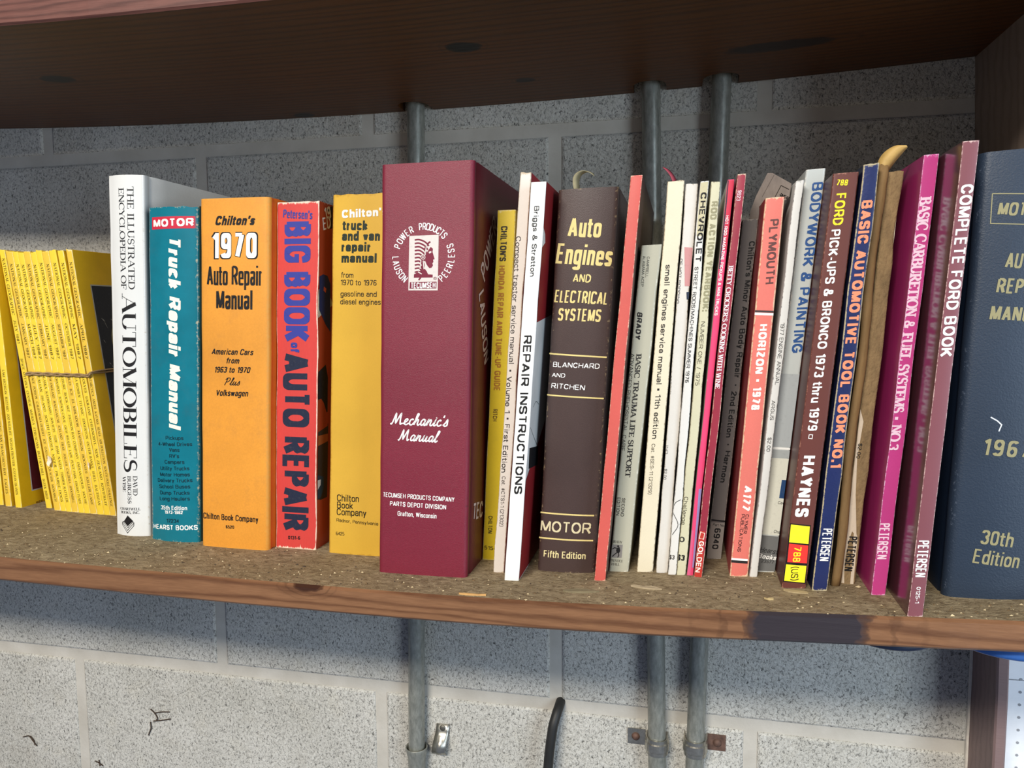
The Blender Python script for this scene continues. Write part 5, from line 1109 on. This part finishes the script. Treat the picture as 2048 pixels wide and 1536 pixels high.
# ------------------------------------------------------------------ loose papers and ribbons above the books
# ribbon-like bookmarks
def ribbon(px, Y, wpx, mat, name, label, cat, dy=None):
    P_ = [on_y(x, y, Y) for x, y in px]; c = P_[0].copy(); b = MB(); pts = crom(P_, 6); n = len(pts)
    for i, p in enumerate(pts):
        y = (dy or 0)*i/n; wd = wpx*.00045*(1 if i < n*.7 else max(.15, (n-i)/(n*.3)))
        b.v += [p-c+Vector((-wd*.6, y-wd, 0)), p-c+Vector((wd*.6, y+wd, 0))]
    for i in range(n-1): b.f.append([2*i, 2*i+1, 2*i+3, 2*i+2]); b.m.append(0)
    o = b.build(name, mat, None, True); o.location = c; md = o.modifiers.new('t', 'SOLIDIFY'); md.thickness = .0003
    tag(o, label, cat); return o
ribbon([(1157, 390), (1153, 372), (1153, 357), (1160, 347), (1172, 343), (1182, 346), (1188, 352)], auto.Y+.006, 7, plain('headband_cloth', (150, 140, 108), .8), 'curled_headband', 'curled strip of frayed headband sticking up from the dark brown hardback', 'headband')
ribbon([(1352, 372), (1348, 358), (1341, 346), (1332, 337), (1326, 334)], smallb.Y+.01, 6, plain('red_ribbon', (150, 60, 74), .6), 'bookmark_ribbon', 'thin dark red bookmark ribbon curling above the cream small engines manual', 'bookmark')
# grey card standing crooked behind the salmon manual, with a printed label
# it rests on the heads of the grey and the salmon book, turned a little, and leans on the side of the engine annual
def Yc(px): return -.172-.040*(px-1499)/88
def card_pt(px, py, lift=0): return on_y(px, py, Yc(px)-lift)
out = [card_pt(x, y) for x, y in ((1499, 441), (1500, 424), (1512, 392), (1535, 346), (1545, 346), (1583, 364))]
def head(bk, x):                     # level of a book's head at world x
    return bk.z+bk.h+bk.sl*(x-bk.X)
def y_at(X):                         # the card is flat: Y follows X
    a, e = out[0], out[-1]; return a.y+(e.y-a.y)*(X-a.x)/(e.x-a.x)
out = [Vector((p.x, y_at(p.x), p.z)) for p in out]
xr = engb.X-engb.w/2+engb.k*(engb.h-.012)-.0002; xl = out[0].x-.001; xm = plyb.X-plyb.w/2+plyb.k*plyb.h-.0004
out[-1] = Vector((xr, y_at(xr), out[-1].z-.001))
out += [Vector((x, y_at(x), z-.0001)) for x, z in ((xr-.0012, head(plyb, xr)), (xm, head(plyb, xm)), (xm, head(minorb, xm)), (xl, head(minorb, xl)))]
c = Vector((xl, y_at(xl), head(minorb, xl))); g = empty('grey_pamphlet', c); n = len(out); m = MB()
m.v = [p-c for p in out]+[p-c+Vector((.0004, .0010, 0)) for p in out]; m.f = [list(range(n)), list(range(n, 2*n))[::-1]]+[[i, i+n, (i+1) % n+n, (i+1) % n] for i in range(n)]; m.m = [0]*(n+2)
o = m.build('card', plain('grey_card', (150, 138, 130), .7), g); fix_normals(o)
tag(g, 'grey card pamphlet with a boxed label sticking up behind the salmon-red manual', 'pamphlet')
def on_flat(px, py):                 # image point on the card's face
    d = raydir(px, py); t = .6
    for _ in range(12): p = CAM+d*t; t += (y_at(p.x)-p.y)/d.y
    p = CAM+d*t; return Vector((p.x, p.y-.0003, p.z))
def on_card(pts, wd, colr, name):
    P_ = [on_flat(*q) for q in pts]; V, F = [], []; stroke_poly([(p.x, p.z) for p in P_], [wd]*len(P_), V, F)
    mesh(name, [Vector((x, y_at(x)-.0003, z))-c for x, z in V], F, ink(colr), g)
on_card([(1550, 394), (1562, 371), (1578, 379)], .0004, (60, 54, 50), 'label_frame'); on_card([(1524, 394), (1548, 350)], .00025, (110, 100, 94), 'printed_rule')
a = on_flat(1561, 387); e = on_flat(1579, 396); dv = e-a; L = dv.length; dv /= L; V, F = layout('Sco', L, .0042, 'sans', .03); up = Vector((-dv.z, 0, dv.x))
mesh('label_lettering', [a-c+dv*x+up*(y-.0021)+Vector((0, -.0001, 0)) for x, y, j in V], F, ink(BLACK), g)

# ------------------------------------------------------------------ crumbs and flakes on the dusty shelf
for px, py, L_, W_ in ((1158, 1183, .016, .004), (1292, 1176, .014, .0028), (1540, 1199, .004, .002), (1592, 1184, .011, .003), (945, 1190, .012, .0015)):
    p = on_z(px, py, shelf_z(on_z(px, py, -.378).x)); FOOT.append((p.x-L_, p.x+L_, p.y-W_*1.6, p.y+W_*1.6))     # no grit under the flakes
def crumbs():
    b = MB(); r = random.Random(11); mats = [plain('crumb_pale', (206, 186, 146), .9), plain('crumb_brown', (110, 88, 60), .95), plain('crumb_dark', (70, 56, 42), .95)]
    for i in range(2600):
        x = r.uniform(-.62, .372); y = r.uniform(-.289, -.19) if r.random() < .8 else r.uniform(-.289, -.25)
        if any(a_-.0016 < x < b_+.0016 and c_-.0016 < y < d_+.0005 for a_, b_, c_, d_ in FOOT): continue
        s_ = r.uniform(.0003, .0011)*(1.8 if r.random() < .05 else 1); z = shelf_z(x); m = r.choices((0, 1, 2), (2, 5, 4))[0]; a = r.random()*6.28
        q = [(math.cos(a+k*2.09)*s_*r.uniform(.7, 1.5), math.sin(a+k*2.09)*s_*r.uniform(.5, 1)) for k in range(3)]
        b.add([(x+u, y+v_, z-.0001) for u, v_ in q]+[(x, y, z+s_*r.uniform(.4, .9))], [(0, 1, 3), (1, 2, 3), (2, 0, 3)], m)
    o = b.build('dust_crumbs', mats); tag(o, 'scattered crumbs of dust and grit along the lower shelf', 'dust', kind='stuff')
crumbs()
def flake(px, py, L, wd, rot, rgb, label):
    z = shelf_z(on_z(px, py, -.378).x); c = on_z(px, py, z); r = random.Random(int(px)); b = MB(); n = 11
    for k in range(n):
        a = 6.283*k/n; u, v_ = L*math.cos(a)*r.uniform(.6, 1), wd*math.sin(a)*r.uniform(.5, 1)
        b.v.append(Vector((u*math.cos(rot)-v_*math.sin(rot), u*math.sin(rot)+v_*math.cos(rot), .0005+.0009*r.random())))
    n0 = len(b.v); b.v += [Vector((v.x*.98, v.y*.98, -.0002)) for v in b.v]; b.f = [list(range(n))]+[[i, (i+1) % n, (i+1) % n+n, i+n] for i in range(n)]; b.m = [0]*(n+1)
    o = b.build('paint_flake', plain('flake_%d' % rgb[0], rgb, .8)); o.location = (c.x, c.y, shelf_z(c.x)); tag(o, label, 'flake', 'flakes lying on the dusty shelf')
flake(1158, 1183, .016, .004, .1, (128, 116, 88), 'long olive-grey flake on the shelf in front of the dark brown hardback')
flake(1292, 1176, .014, .0028, -.15, (168, 150, 120), 'pale ragged flake on the shelf in front of the cream small engines manual')
flake(1540, 1199, .004, .002, .0, (190, 168, 120), 'small tan flake in front of the brown Ford manual')
flake(1592, 1184, .011, .003, -.2, (170, 150, 112), 'shredded pale paper bit at the foot of the brown Ford manual')
flake(945, 1190, .012, .0015, .05, (206, 160, 98), 'splinter of pale wood at the shelf edge in front of the maroon binder')
